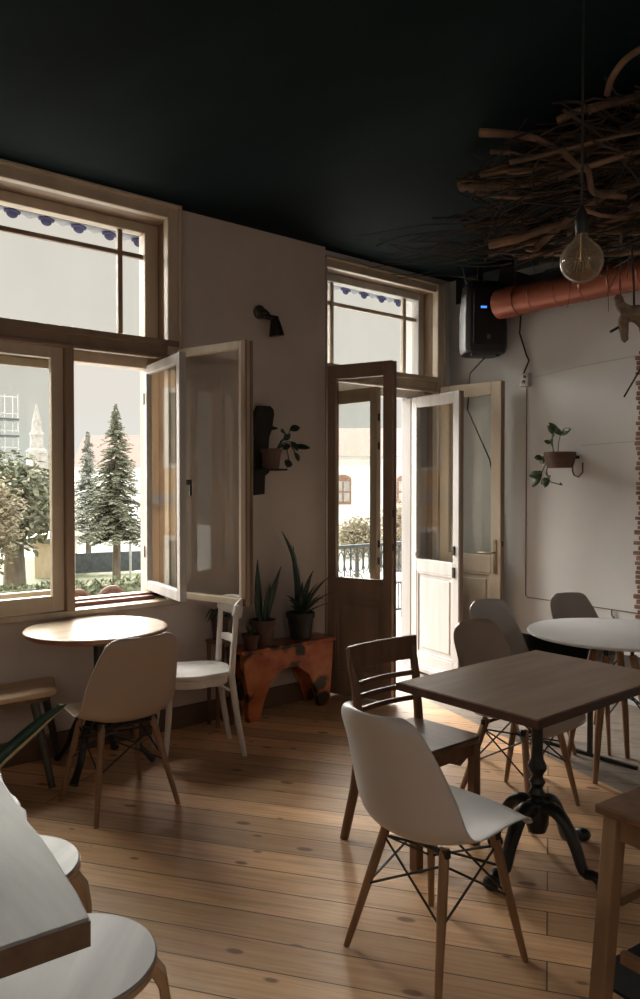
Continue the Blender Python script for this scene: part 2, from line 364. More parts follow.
# ------------------------------------------------------------------ casement / door leaf builder
def leaf_mb(h, d, L, z0, z1, st, th, rt, rb, midz=None, midh=.12):
    """frame of a hinged leaf: hinge point, direction, length, rails; returns builder + glass builder"""
    hx, hy = h; d = Vector((d[0], d[1], 0)).normalized(); n = Vector((-d.y, d.x, 0)); o = (hx, hy, 0); z = (0, 0, 1)
    f = MB(); g = MB()
    f.obox(o, d, n, z, (0, -th/2, z0), (st, th/2, z1)); f.obox(o, d, n, z, (L - st, -th/2, z0), (L, th/2, z1))
    f.obox(o, d, n, z, (st, -th/2, z1 - rt), (L - st, th/2, z1)); f.obox(o, d, n, z, (st, -th/2, z0), (L - st, th/2, z0 + rb))
    # glazing bead
    gb = z0 + rb
    if midz:
        f.obox(o, d, n, z, (st, -th/2, midz - midh), (L - st, th/2, midz)); gb = midz
        f.obox(o, d, n, z, (st, -th*.2, z0 + rb), (L - st, th*.2, midz - midh))
        a, b2, c, e = st + .045, L - st - .045, z0 + rb + .05, midz - midh - .05
        f.obox(o, d, n, z, (a, -th*.36, c), (b2, th*.36, e))
        for s in (-1, 1):
            for (p, q) in (((st, z0+rb), (st+.018, midz-midh)), ((L-st-.018, z0+rb), (L-st, midz-midh)), ((st, midz-midh-.018), (L-st, midz-midh)), ((st, z0+rb), (L-st, z0+rb+.018))):
                f.obox(o, d, n, z, (p[0], s*th*.2, p[1]), (q[0], s*th*.42, q[1]))
    g.obox(o, d, n, z, (st - .004, -.002, gb - .004), (L - st + .004, .002, z1 - rt + .004))
    return f, g, (Vector((hx, hy, 0)), d, n)

# ------------------------------------------------------------------ window_1
W = sempty('window_1', 'wide cream framed double window with an open casement', 'window', (1.69, 4.3, .8))
c = MB()
c.box((2.305, 4.165, .80), (2.385, WY, 3.175)); c.box((.985, 4.165, .80), (1.065, WY, 3.175)); c.box((1.065, 4.165, 3.10), (2.305, WY, 3.175))
c.box((2.372, 4.145, .80), (2.395, WY, 3.185)); c.box((.985, 4.145, 3.165), (2.395, WY, 3.187))
c.build('casing', M['cream'], W, smooth=False, bev=.006)
c = MB()
c.box((2.345, WY, .80), (2.368, 4.5, 3.13)); c.box((1.002, WY, .80), (1.03, 4.5, 3.13)); c.box((1.03, WY, 3.105), (2.345, 4.5, 3.132))
c.build('reveal_lining', M['brown_and_shade'], W, smooth=False)
c = MB()
c.box((1.03, 4.175, 2.27), (2.33, 4.245, 2.365)); c.box((1.0, 4.15, 2.335), (2.385, 4.19, 2.37)); c.box((1.03, 4.16, 2.255), (2.33, 4.2, 2.28))
c.build('transom_bar', M['brown_and_shade'], W, smooth=False, bev=.006)
MB().box((1.672, 4.165, .80), (1.722, 4.25, 2.27)).build('mullion', M['brown_and_shade'], W, smooth=False, bev=.006)
# outer frame at y 4.36..4.44
c = MB()
c.box((2.28, 4.36, .80), (2.345, 4.44, 2.40)); c.box((1.03, 4.36, .80), (1.09, 4.44, 2.40))
c.box((2.255, 4.36, 2.40), (2.345, 4.44, 3.105)); c.box((1.03, 4.36, 2.40), (1.12, 4.44, 3.105)); c.box((1.12, 4.36, 3.045), (2.255, 4.44, 3.105))
c.box((1.03, 4.35, 2.215), (2.345, 4.45, 2.40)); c.box((1.725, 4.36, .84), (1.80, 4.44, 2.215)); c.box((1.03, 4.36, .80), (2.345, 4.44, .835))
c.build('outer_frame', M['cream'], W, smooth=False, bev=.005)
c = MB(); c.box((2.089, 4.385, 2.40), (2.12, 4.415, 3.045)); c.box((1.255, 4.385, 2.40), (1.285, 4.415, 3.045)); c.box((1.12, 4.386, 2.893), (2.255, 4.414, 2.921))
c.build('glazing_bar', M['brown_and_shade'], W, smooth=False, bev=.004)
MB().box((1.12, 4.398, 2.395), (2.255, 4.402, 3.05)).build('transom_pane', M['glass'], W, smooth=False)
MB().box((1.0, 4.185, .768), (2.395, 4.5, .80)).build('inner_sill', M['cream'], W, smooth=False, bev=.004)
MB().box((1.09, 4.30, .80), (2.28, 4.36, .822)).build('sill_step', M['redbrown'], W, smooth=False)
# closed left casements (inner + outer)
f, g, fr = leaf_mb((1.035, 4.22), (1, 0), .637, .805, 2.27, .066, .042, .075, .085)
k = f.build('casement', M['cream'], W, smooth=False, bev=.004); g.build('pane', M['glass'], k, smooth=False)
f, g, fr = leaf_mb((1.092, 4.40), (1, 0), .632, .838, 2.213, .045, .036, .05, .06)
k = f.build('casement', M['cream'], W, smooth=False, bev=.004); g.build('pane', M['glass'], k, smooth=False)
# open outer casement, white, then open inner casement
f, g, fr = leaf_mb((2.285, 4.40), (-.11, -.65), .63, .85, 2.235, .05, .04, .055, .06)
k = f.build('casement', M['whitepaint'], W, smooth=False, bev=.004); g.build('pane', M['glass'], k, smooth=False)
hm = MB(); o, d, n = fr
hm.obox(o + d * .6, d, n, (0, 0, 1), (0, .02, 1.50), (.02, .05, 1.53)); hm.obox(o + d * .6, d, n, (0, 0, 1), (.004, .045, 1.44), (.016, .057, 1.53))
hm.build('handle', M['blackmetal'], k, smooth=False)
hm = MB()
for zz in (1.05, 2.0): hm.obox(o, d, n, (0, 0, 1), (-.012, -.028, zz), (.012, -.02, zz + .07)); hm.tube([(o.x, o.y - .0, zz), (o.x, o.y, zz + .07)], .007, 8)
hm.build('hinge', M['whitepaint'], k, smooth=False)
f, g, fr = leaf_mb((2.338, 4.175), (.15, -.58), .60, .82, 2.31, .05, .045, .045, .038)
k = f.build('casement', M['cream'], W, smooth=False, bev=.004); g.build('pane', M['glass'], k, smooth=False)
o, d, n = fr; e = MB()
e.obox(o, d, n, (0, 0, 1), (.575, -.034, .82), (.612, -.018, 2.31)); e.obox(o, d, n, (0, 0, 1), (.585, .018, .82), (.615, .03, 2.31))
e.build('closing_strip', M['brown_and_shade'], k, smooth=False, bev=.004)
# added window further along the same wall, outside the frame, for more daylight
W2 = sempty('added_window', 'added unseen window further along the same wall, for more daylight', 'window', (-1.27, 4.3, .8))
c = MB()
c.box((-1.6, 4.2, .80), (-1.53, 4.4, 3.12)); c.box((-1.02, 4.2, .80), (-.95, 4.4, 3.12)); c.box((-1.53, 4.2, 3.05), (-1.02, 4.4, 3.12)); c.box((-1.53, 4.2, .80), (-1.02, 4.4, .86)); c.box((-1.53, 4.3, 2.25), (-1.02, 4.36, 2.33))
c.build('frame', M['cream'], W2, smooth=False)
MB().box((-1.53, 4.33, .86), (-1.02, 4.334, 3.05)).build('pane', M['glass'], W2, smooth=False)

# ------------------------------------------------------------------ door_1 (balcony door with two pairs of leaves)
D = sempty('door_1', 'tall double balcony door with inner and outer leaves swung into the room', 'door', (4.22, 4.3, 0))
c = MB()
c.box((4.782, 4.21, 0), (4.86, DY, 3.125)); c.box((3.602, 4.228, 3.06), (4.782, DY, 3.125)); c.box((3.602, 4.228, 0), (3.622, DY, 3.06)); c.box((4.85, 4.2, 0), (4.872, DY, 3.135)); c.box((3.602, 4.215, 3.118), (4.872, DY, 3.14))
c.build('casing', M['cream'], D, smooth=False, bev=.006)
c = MB(); c.box((4.82, DY, 0), (4.838, 4.5, 3.09)); c.box((3.602, DY, 0), (3.62, 4.5, 3.09)); c.box((3.62, DY, 3.08), (4.82, 4.5, 3.098))
c.build('reveal_lining', M['brown_and_shade'], D, smooth=False)
c = MB(); c.box((3.622, 4.215, 2.335), (4.80, 4.275, 2.375)); c.box((3.622, 4.235, 2.255), (4.80, 4.285, 2.335)); c.box((3.622, 4.222, 2.25), (4.81, 4.27, 2.275))
c.build('transom_bar', M['cream'], D, smooth=False, bev=.006)
c = MB()
c.box((4.755, 4.40, 2.37), (4.82, 4.48, 3.08)); c.box((3.62, 4.40, 2.37), (3.70, 4.48, 3.08)); c.box((3.70, 4.40, 3.022), (4.755, 4.48, 3.08)); c.box((3.62, 4.39, 2.205), (4.82, 4.49, 2.37))
c.box((4.62, 4.36, 0), (4.82, 4.46, 2.205)); c.box((3.62, 4.40, 0), (3.77, 4.48, 2.205))
c.build('outer_frame', M['whitepaint'], D, smooth=False, bev=.005)
c = MB(); c.box((4.60, 4.425, 2.37), (4.635, 4.455, 3.022)); c.box((3.815, 4.425, 2.37), (3.85, 4.455, 3.022)); c.box((3.70, 4.426, 2.85), (4.755, 4.454, 2.88))
c.build('glazing_bar', M['cream'], D, smooth=False, bev=.004)
MB().box((3.70, 4.438, 2.365), (4.755, 4.442, 3.026)).build('transom_pane', M['glass'], D, smooth=False)
MB().box((3.62, 4.25, 0), (4.84, 4.6, .02)).build('threshold', M['stone'], D, smooth=False)
def hinges(k, fr, zs, dx=0.0):
    o, d, n = fr; m = MB()
    for zz in zs: m.tube([(o.x, o.y, zz), (o.x, o.y, zz + .09)], .009, 8)
    m.build('hinge', M['blackmetal'], k)
# inner left leaf, cream paint with its shade put into the brown colour
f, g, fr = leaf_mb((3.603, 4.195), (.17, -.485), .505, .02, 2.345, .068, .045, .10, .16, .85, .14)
k = f.build('door_leaf', M['brown_and_shade'], D, smooth=False, bev=.004); g.build('pane', M['glass'], k, smooth=False); hinges(k, fr, (.4, 1.9))
o, d, n = fr; e = MB(); e.obox(o, d, n, (0, 0, 1), (.475, .0225, .02), (.515, .036, 2.345)); e.build('closing_strip', M['brown_and_shade'], k, smooth=False, bev=.004)
e = MB()
for zz in (1.28, 1.05): e.obox(o, d, n, (0, 0, 1), (.503, -.012, zz), (.509, .012, zz + .05))
e.build('lock_plate', M['blackmetal'], k, smooth=False)
# outer left leaf, nearly edge-on
f, g, fr = leaf_mb((3.785, 4.385), (.03, -.48), .48, .02, 2.19, .065, .045, .10, .16, .80, .12)
k = f.build('door_leaf', M['cream'], D, smooth=False, bev=.004); g.build('pane', M['glass'], k, smooth=False)
o, d, n = fr; e = MB()
for zz in (1.95, 1.75, 1.06, .94): e.obox(o, d, n, (0, 0, 1), (.478, -.009, zz), (.484, .009, zz + .05))
e.build('lock_plate', M['blackmetal'], k, smooth=False)
# outer right leaf, white
f, g, fr = leaf_mb((4.63, 4.335), (-.10, -.575), .585, .025, 2.205, .068, .045, .085, .13, .91, .10)
k = f.build('door_leaf', M['whitepaint'], D, smooth=False, bev=.004); g.build('pane', M['glass'], k, smooth=False); hinges(k, fr, (.35, 1.85))
o, d, n = fr; e = MB()
s = -1
e.obox(o, d, n, (0, 0, 1), (-.005, -.06, .02), (.58, -.022, .055)); e.obox(o, d, n, (0, 0, 1), (-.005, -.045, .055), (.58, -.022, .075)); e.build('weather_board', M['whitepaint'], k, smooth=False, bev=.005)
e = MB(); e.obox(o, d, n, (0, 0, 1), (.52, -.034, .80), (.545, -.0225, .88)); e.obox(o, d, n, (0, 0, 1), (.525, -.034, .97), (.545, -.0225, 1.04)); e.build('lock_plate', M['blackmetal'], k, smooth=False, bev=.003)
e = MB(); pp = o + d * .085 - n * .026; e.ball((pp.x, pp.y, .945), .026, 14, (1, .35, 1)); e.build('round_badge', M['whitepaint'], k)
e = MB(); e.obox(o, d, n, (0, 0, 1), (.545, -.008, .02), (.5865, .024, 2.205)); e.build('closing_strip', M['brown_and_shade'], k, smooth=False, bev=.004)
# inner right leaf, cream, with lever handle
f, g, fr = leaf_mb((4.815, 4.20), (.06, -.56), .56, .025, 2.295, .085, .045, .10, .16, .96, .14)
k = f.build('door_leaf', M['cream'], D, smooth=False, bev=.004); g.build('pane', M['glass'], k, smooth=False); hinges(k, fr, (.35, 1.85))
o, d, n = fr; e = MB(); e.obox(o, d, n, (0, 0, 1), (.53, -.018, .025), (.564, .03, 2.295)); e.build('closing_strip', M['brown_and_shade'], k, smooth=False, bev=.004)
e = MB(); q = o + d * .515 - n * .0225
e.obox(q, d, n, (0, 0, 1), (-.012, -.008, .82), (.012, 0, 1.08)); e.tube([q + Vector((0, 0, .98)), q - n * .05 + Vector((0, 0, .98)), q - n * .055 - d * .04 + Vector((0, 0, .982)), q - n * .05 - d * .12 + Vector((0, 0, .978))], [.008, .008, .008, .006], 8)
e.build('handle', M['chrome'], k, bev=.002)
e = MB(); q = o + d * .56; e.obox(q, d, n, (0, 0, 1), (.004, -.01, 1.03), (.008, .01, 1.07)); e.build('lock_plate', M['blackmetal'], k, smooth=False)

# ------------------------------------------------------------------ furniture
def make_shell():
    prof = [(.232, .418, .165), (.228, .428, .196), (.205, .437, .213), (.16, .442, .224), (.10, .441, .226), (.03, .434, .232), (-.04, .425, .235), (-.10, .420, .235),
            (-.145, .428, .233), (-.178, .448, .230), (-.20, .485, .227), (-.214, .54, .223), (-.226, .60, .217), (-.236, .66, .208), (-.245, .715, .198), (-.262, .76, .187), (-.270, .79, .176), (-.275, .81, .160), (-.278, .824, .135), (-.279, .832, .105)]
    prof = [(y * 1.2 if y > 0 else y * 1.07, z, w * 1.03) for y, z, w in prof]; rows = []; K = 13
    for i, (y, z, w) in enumerate(prof):
        t = i / (len(prof) - 1); row = []
        back = max(0, min(1, (z - .43) / .2)) if y < -.05 else 0
        trans = math.exp(-((t - .50) / .17) ** 2)
        for j in range(K):
            u = -1 + 2 * j / (K - 1); a = abs(u) ** 2.4
            yy = y + a * (.055 * back + .085 * trans); zz = z + a * (.035 * (1 - back) * (1 if t > .2 else t / .2) + .02 * trans)
            if t < .12: zz -= a * .01; yy -= a * .03
            row.append((u * w, yy, zz))
        rows.append(row)
    return MB().grid(rows)
def make_eames():
    t = thing('shell_chair', '', 'chair')
    make_shell().build('shell', M['shell'], t, solid=.007, sub=1)
    feet = {(-1, 1): (-.205, .20), (1, 1): (.205, .20), (-1, -1): (-.203, -.195), (1, -1): (.203, -.195)}
    tops = {(-1, 1): (-.135, .125), (1, 1): (.135, .125), (-1, -1): (-.125, -.085), (1, -1): (.125, -.085)}
    def at(k, z):
        f = (z) / .405; a, b = feet[k], tops[k]; return Vector((a[0] + (b[0] - a[0]) * f, a[1] + (b[1] - a[1]) * f, z))
    for k in feet:
        MB().tube([at(k, .0), at(k, .02), at(k, .25), at(k, .412)], [.0095, .011, .0155, .0165], 12).build('leg', M['beech'], t)
    br = MB()
    for a, b in (((-1, 1), (1, 1)), ((1, 1), (1, -1)), ((1, -1), (-1, -1)), ((-1, -1), (-1, 1))):
        br.tube([at(a, .365), at(b, .205)], .0042, 6); br.tube([at(b, .365), at(a, .205)], .0042, 6)
    br.tube([at((-1, 1), .30), at((1, -1), .365)], .0042, 6); br.tube([at((1, 1), .30), at((-1, -1), .365)], .0042, 6)
    br.build('wire_brace', M['blackmetal'], t)
    for k in feet:
        p = at(k, .385); bk = MB(); bk.box((p.x - .019, p.y - .010, .388), (p.x + .019, p.y + .010, .412)); bk.build('leg_bracket', M['blackmetal'], t, smooth=False, bev=.003)
    for sy in (1, -1): MB().tube([at((-1, sy), .395), at((1, sy), .395)], .008, 6).build('cross_bar', M['blackmetal'], t)
    return t
eg = 'moulded shell chairs on dowel legs'
e0 = make_eames(); e0['group'] = eg
e0.location = (1.855, 1.645, 0); e0.rotation_euler = (0, 0, -PI / 2 - .04)
e0['label'] = 'nearest large white shell chair drawn up to the brown rectangular table, seen from behind'
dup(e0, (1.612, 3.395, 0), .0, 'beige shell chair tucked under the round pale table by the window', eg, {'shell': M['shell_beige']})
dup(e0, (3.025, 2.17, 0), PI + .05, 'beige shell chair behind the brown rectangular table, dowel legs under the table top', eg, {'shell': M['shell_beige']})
dup(e0, (3.625, 2.56, 0), PI + .04, 'grey shell chair just behind the beige shell chair at the brown table', eg, {'shell': M['shell_grey']})
dup(e0, (4.20, 2.42, 0), PI - .1, 'grey shell chair on the wall side of the white round table', eg, {'shell': M['shell_grey']})

# table 1: round, pale top, cast iron base
def curved_leg(r, z0=.30):
    return [(0.02, z0 - .02), (.07, z0), (.12, z0 - .03), (.17, z0 - .11), (.205, z0 - .19), (.25, .055), (r, .022)]
t = thing('round_table', 'round pale wooden table on black iron legs under the window', 'table', (1.70, 3.84, 0))
MB().lathe([(.35, .737), (.36, .741), (.36, .756), (.357, .7585), (.34, .7595), (.02, .7595)], (1.70, 3.84, 0), 64).build('tabletop', M['paletop'], t)
MB().lathe([(.30, .727), (.352, .730), (.3615, .738), (.3625, .753), (.358, .7535), (.30, .735)], (1.70, 3.84, 0), 64).build('edge_band', M['rededge'], t)
MB().lathe([(.10, .727), (.10, .72), (.03, .70), (.026, .55), (.03, .50), (.024, .46), (.024, .36), (.04, .33), (.045, .25), (.03, .22), (.012, .20)], (1.72, 3.86, 0), 20).build('column', M['castiron'], t)
for a in (2.05, -2.45, -.4, .85):
    pts = [(1.72 + r * math.cos(a), 3.86 + r * math.sin(a), z) for r, z in curved_leg(.28)]
    pts = spline([Vector(p) for p in pts], 18); MB().tube(pts, lerp_list([.026, .026, .024, .021, .019, .020, .026], 19), 10, flat=.75).build('leg', M['castiron'], t)

# brown rectangular table
t = thing('rectangular_table', 'brown rectangular wooden table on a turned black iron pedestal', 'table', (2.59, 1.77, 0))
MB().box((2.14, 1.455, .712), (3.045, 2.085, .742)).build('tabletop', M['walnut'], t, smooth=False, bev=.004)
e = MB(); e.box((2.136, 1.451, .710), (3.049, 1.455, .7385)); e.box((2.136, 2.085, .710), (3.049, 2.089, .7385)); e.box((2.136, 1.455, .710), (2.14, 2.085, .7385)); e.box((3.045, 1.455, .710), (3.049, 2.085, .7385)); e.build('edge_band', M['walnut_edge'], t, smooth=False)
MB().lathe([(.012, .13), (.035, .14), (.045, .17), (.048, .23), (.040, .255), (.026, .262), (.024, .275), (.034, .29), (.024, .305), (.022, .315), (.033, .335), (.023, .352), (.024, .365), (.036, .385), (.037, .40), (.025, .425), (.022, .45), (.022, .66), (.028, .69), (.14, .70), (.14, .711)], (2.60, 1.77, 0), 24).build('column', M['castiron'], t)
for a, r in ((PI, .285), (-PI / 2, .29), (0, .33), (PI / 2, .20)):
    pts = [(2.60 + q * math.cos(a), 1.77 + q * math.sin(a), z) for q, z in curved_leg(r, .245)]
    pts = spline([Vector(p) for p in pts], 18); k = MB().tube(pts, lerp_list([.03, .032, .03, .027, .024, .022, .02], 19), 12, flat=.8).build('leg', M['castiron'], t)
    MB().ball((2.60 + r * math.cos(a), 1.77 + r * math.sin(a), .028), .034, 12, (1, 1, .8)).build('foot', M['castiron'], k)

# white round table near the right wall
t = thing('round_table', 'white round table in front of the right wall, grey shell chair behind', 'table', (3.78, 2.115, 0))
MB().lathe([(.40, .712), (.43, .716), (.437, .722), (.433, .730), (.415, .732), (.02, .732)], (3.78, 2.115, 0), 64).build('tabletop', M['whitetop'], t)
for a in (-1.396, -1.396 + PI / 2, -1.396 + PI, -1.396 - PI / 2):
    c1, s1 = math.cos(a), math.sin(a)
    MB().tube([(3.78 + .24 * c1, 2.115 + .24 * s1, 0), (3.78 + .20 * c1, 2.115 + .20 * s1, .25), (3.78 + .10 * c1, 2.115 + .10 * s1, .62)], [.013, .018, .021], 12).build('leg', M['beech'], t)
b = MB()
for i in range(4):
    a, a2 = -1.396 + i * PI / 2, -1.396 + (i + 1) * PI / 2
    b.tube([(3.78 + .115 * math.cos(a), 2.115 + .115 * math.sin(a), .58), (3.78 + .19 * math.cos(a2), 2.115 + .19 * math.sin(a2), .30)], .005, 6)
    b.tube([(3.78 + .10 * math.cos(a), 2.115 + .10 * math.sin(a), .60), (3.78 + .10 * math.cos(a), 2.115 + .10 * math.sin(a), .66), (3.78 + .2 * math.cos(a), 2.115 + .2 * math.sin(a), .705)], .012, 8)
b.build('wire_brace', M['blackmetal'], t)
# low black panel on a floor runner
t = thing('low_screen', 'low black panel on a floor runner beside the white round table', 'screen', (3.884, 2.5, 0))
MB().box((3.874, 2.325, .30), (3.894, 2.80, .618)).build('panel', M['matt_black'], t, smooth=False, bev=.004)
for y in (2.305, 2.80): MB().box((3.872, y - .012, .02), (3.896, y + .012, .61)).build('leg', M['blackmetal'], t, smooth=False, bev=.003)
MB().box((3.872, 2.03, 0), (3.896, 2.82, .02)).build('floor_runner', M['blackmetal'], t, smooth=False, bev=.003)
MB().ball((3.872, 2.785, .60), .011, 10, (.5, 1, 1)).build('screw_cap', M['boxwhite'], t)

# dark wooden chair
t = thing('wooden_chair', 'dark brown wooden chair with a slatted back at the end of the brown table', 'chair', (2.36, 2.2, 0))
def rounded(pts, r=.03, n=4):
    out = []; m = len(pts)
    for i in range(m):
        p = Vector(pts[i]); a = (Vector(pts[i - 1]) - p).normalized(); b = (Vector(pts[(i + 1) % m]) - p).normalized()
        for k in range(n + 1):
            u = k / n; q = p + a * r * (1 - u) ** 2 + b * r * u ** 2; out.append((q.x, q.y))
    return out
ox, oy = 2.385, 2.20
rows = []
outl = rounded([(-.205, -.18), (.205, -.18), (.18, .19), (-.18, .19)], .05)
MB().prism([(ox + a, oy + b) for a, b in outl], .43, .458).build('seat', M['darkseat'], t, bev=.008)
b = MB()
b.box((ox - .17, oy - .155, .375), (ox + .17, oy - .135, .43)); b.box((ox - .155, oy + .14, .375), (ox + .155, oy + .16, .43))
b.box((ox - .178, oy - .14, .375), (ox - .16, oy + .15, .43)); b.box((ox + .16, oy - .14, .375), (ox + .178, oy + .15, .43)); b.build('apron', M['darkwood'], t, smooth=False)
for sx in (-1, 1):
    MB().obox((ox + sx * .175, oy - .15, 0), (1, 0, 0), (0, 1, 0), (0, 0, 1), (-.02, -.02, 0), (.02, .02, .43)).build('leg', M['darkwood'], t, smooth=False, bev=.005)
    x = ox + sx * .178
    MB().tube([(x + sx * .03, oy + .235, 0), (x + sx * .012, oy + .19, .22), (x, oy + .165, .45), (x + sx * .006, oy + .19, .65), (x + sx * .012, oy + .225, .81)], [.019, .021, .021, .019, .016], 10).build('leg', M['darkwood'], t)
    MB().tube([(ox + sx * .178, oy - .14, .40), (ox + sx * .178, oy - .07, .315), (ox + sx * .178, oy + .06, .30), (ox + sx * .18, oy + .16, .30)], .012, 8).build('side_brace', M['darkwood'], t)
def slat(z0, z1, bow, y, hw, th=.016):
    rows1 = []; n = 8; pts = []
    for i in range(n + 1):
        u = -1 + 2 * i / n; pts.append((ox + u * hw, y + bow * (1 - u * u)))
    poly = pts + [(p[0], p[1] + th) for p in reversed(pts)]
    return MB().prism(poly, z0, z1)
slat(.715, .82, .02, oy + .20, .205, .02).build('top_rail', M['darkwood'], t, bev=.004)
for z in (.645, .59, .535): slat(z, z + .022, .02, oy + .178 + (z - .5) * .09, .17).build('back_slat', M['darkwood'], t, bev=.003)

# white wooden chair at the round window table
t = thing('wooden_chair', 'white painted wooden chair with a curved top rail beside the plant bench', 'chair', (2.26, 3.745, 0))
ux = Vector((-.951, .309, 0)); uy = Vector((-.309, -.951, 0)); co = Vector((2.24, 3.765, 0)); uz = Vector((0, 0, 1))
def L(x, y, z): return co + ux * x + uy * y + uz * z
seat = []
for i in range(40):
    a = 2 * PI * i / 40; ca, sa = math.cos(a), math.sin(a)
    seat.append(((.205 * (abs(ca) ** .75) * (1 if ca > 0 else -1)), .20 * (abs(sa) ** .75) * (1 if sa > 0 else -1) * (1 - .08 * (ca < 0))))
MB().prism(seat, .447, .474, co, ux, uy, uz).build('seat', M['chairwhite'], t, bev=.008)
MB().prism([(a * .88, b * .86) for a, b in seat], .40, .447, co, ux, uy, uz).build('seat_ring', M['chairwhite'], t)
for sy in (-1, 1):
    MB().tube([L(.20, sy * .175, 0), L(.175, sy * .155, .25), L(.165, sy * .15, .43)], [.013, .017, .019], 10).build('leg', M['chairwhite'], t)
    MB().tube([L(-.245, sy * .16, 0), L(-.205, sy * .15, .22), L(-.175, sy * .145, .45), L(-.185, sy * .155, .62), L(-.200, sy * .17, .84)], [.014, .018, .019, .017, .014], 10).build('leg', M['chairwhite'], t)
    MB().tube([L(-.18, sy * .14, .36), L(-.12, sy * .13, .395), L(-.02, sy * .10, .402)], .008, 8).build('seat_brace', M['chairwhite'], t)
def rail_sheet(z0, z1, back, bow, hw, lean):
    rows = []
    for z in (z0, z0 + (z1 - z0) * .12, (z0 + z1) / 2, z1 - (z1 - z0) * .12, z1):
        row = []
        for i in range(15):
            u = -1 + 2 * i / 14; sh = 1 - .5 * (abs(u) ** 6); zc = (z0 + z1) / 2; row.append(L(back + bow * u * u - lean * (z - z0), u * hw, zc + (z - zc) * sh))
        rows.append(row)
    return MB().grid(rows)
rail_sheet(.755, .865, -.262, .085, .170, .12).build('top_rail', M['chairwhite'], t, solid=.016)
rail_sheet(.60, .645, -.225, .04, .15, .1).build('back_slat', M['chairwhite'], t, solid=.013)
MB().tube([L(.165, -.15, .30), L(.165, .15, .30)], .009, 8).build('stretcher', M['chairwhite'], t)

# wooden bench stool at the left edge
t = thing('wooden_stool', 'light wood seat on dark green legs against the wall left of the round table', 'stool', (1.3, 4.0, 0))
MB().prism(rounded([(1.0, 3.85), (1.49, 3.85), (1.60, 4.165), (1.0, 4.165)], .05), .432, .46).build('seat', M['stooltop'], t, bev=.008)
MB().prism(rounded([(1.03, 3.88), (1.46, 3.88), (1.555, 4.14), (1.03, 4.14)], .05), .405, .432).build('seat_frame', M['planksaw'], t)
for a, b2 in (((1.435, 3.775), (1.40, 3.92)), ((1.62, 4.165), (1.52, 4.11)), ((1.02, 3.775), (1.08, 3.92)), ((1.0, 4.165), (1.08, 4.11))):
    MB().tube([(a[0], a[1], 0), (b2[0], b2[1], .41)], [.017, .022], 12).build('leg', M['greenleg'], t)

# whitewashed plank table in the left foreground
t = thing('plank_table', 'thick whitewashed plank table with a wavy edge, row of round stools alongside', 'table', (.2, 1.8, 0))
edge = [(.548, 1.276), (.566, 1.37), (.578, 1.47), (.590, 1.56), (.600, 1.66), (.604, 1.74), (.622, 1.80), (.617, 1.86), (.630, 1.94), (.640, 2.02), (.657, 2.10), (.66, 2.25), (.668, 2.5), (.66, 2.75)]
poly = edge + [(-.15, 2.75), (-.15, 1.30), (.1, 1.297), (.40, 1.285)]
MB().prism(poly, .705, .75).build('tabletop', M['wash'], t, smooth=False, bev=.003)
MB().prism([(a - .0 if a < .5 else a + .002, b - .002 if b < 1.35 else b) for a, b in poly], .7, .7445).build('sawn_edge', M['planksaw'], t, smooth=False)
for x, y in ((.0, 1.42), (.27, 1.40), (.0, 2.6), (.27, 2.6)):
    MB().box((x - .03, y - .03, 0), (x + .03, y + .03, .70)).build('leg', M['planksaw'], t, smooth=False, bev=.004)

def make_stool():
    t = thing('round_stool', '', 'stool')
    MB().lathe([(.165, .41), (.185, .414), (.19, .42), (.19, .437), (.186, .442), (.02, .4425)], (0, 0, 0), 56).build('seat', M['birch'], t)
    MB().lathe([(.186, .4135), (.1915, .419), (.1915, .434), (.188, .4345), (.16, .42)], (0, 0, 0), 56).build('edge_band', M['birchleg'], t)
    for i in range(3):
        a = .35 + i * 2 * PI / 3; c1, s1 = math.cos(a), math.sin(a); d, n = Vector((c1, s1, 0)), Vector((-s1, c1, 0))
        pr = [(.06, .408), (.15, .408), (.18, .395), (.1935, .36), (.197, .30), (.20, 0), (.225, 0), (.222, .30), (.218, .375), (.20, .41), (.175, .43)]
        prof = [(.205, 0), (.199, .30), (.193, .35), (.175, .385), (.14, .396), (.05, .396), (.05, .41), (.15, .41), (.186, .409), (.212, .375), (.221, .31), (.226, 0)]
        MB().prism(prof, -.025, .025, (0, 0, 0), d, (0, 0, 1), n).build('leg', M['birchleg'], t, bev=.003)
    return t
sg = 'round white stools along the plank table'
s0 = make_stool(); s0.location = (.672, 1.668, 0); s0.rotation_euler = (0, 0, -.75); s0['group'] = sg
s0['label'] = 'nearest round white stool at the front corner of the plank table'
dup(s0, (.71, 2.195, 0), -.95, 'middle round white stool half hidden by the plank table edge', sg)
dup(s0, (.70, 2.665, 0), .25, 'farthest round white stool, a sliver beyond the plank table edge', sg)

# tall square stool bottom right
t = thing('square_stool', 'square wooden stool with a dark seat in front of the brown table', 'stool', (2.12, .93, 0))
a0 = -.07; ux = Vector((math.cos(a0), math.sin(a0), 0)); uy = Vector((-math.sin(a0), math.cos(a0), 0)); o0 = Vector((1.935, 1.135, 0)); uz = Vector((0, 0, 1))
MB().obox(o0, ux, uy, uz, (0, -.36, .60), (.36, 0, .625)).build('seat', M['darkwood'], t, smooth=False, bev=.006)
for x, y in ((.04, -.04), (.32, -.04), (.04, -.32), (.32, -.32)):
    _zx = (Vector((0, 0, .60)) - (ux * (-.045 if x < .2 else .045) + uy * (.02 if y > -.2 else -.02))) / .60
    MB().obox(o0 + ux * (x + (-.045 if x < .2 else .045)) + uy * (y + (.02 if y > -.2 else -.02)), ux, uy, _zx, (-.025, -.022, 0), (.025, .022, .60)).build('leg', M['oak'], t, smooth=False, bev=.004)
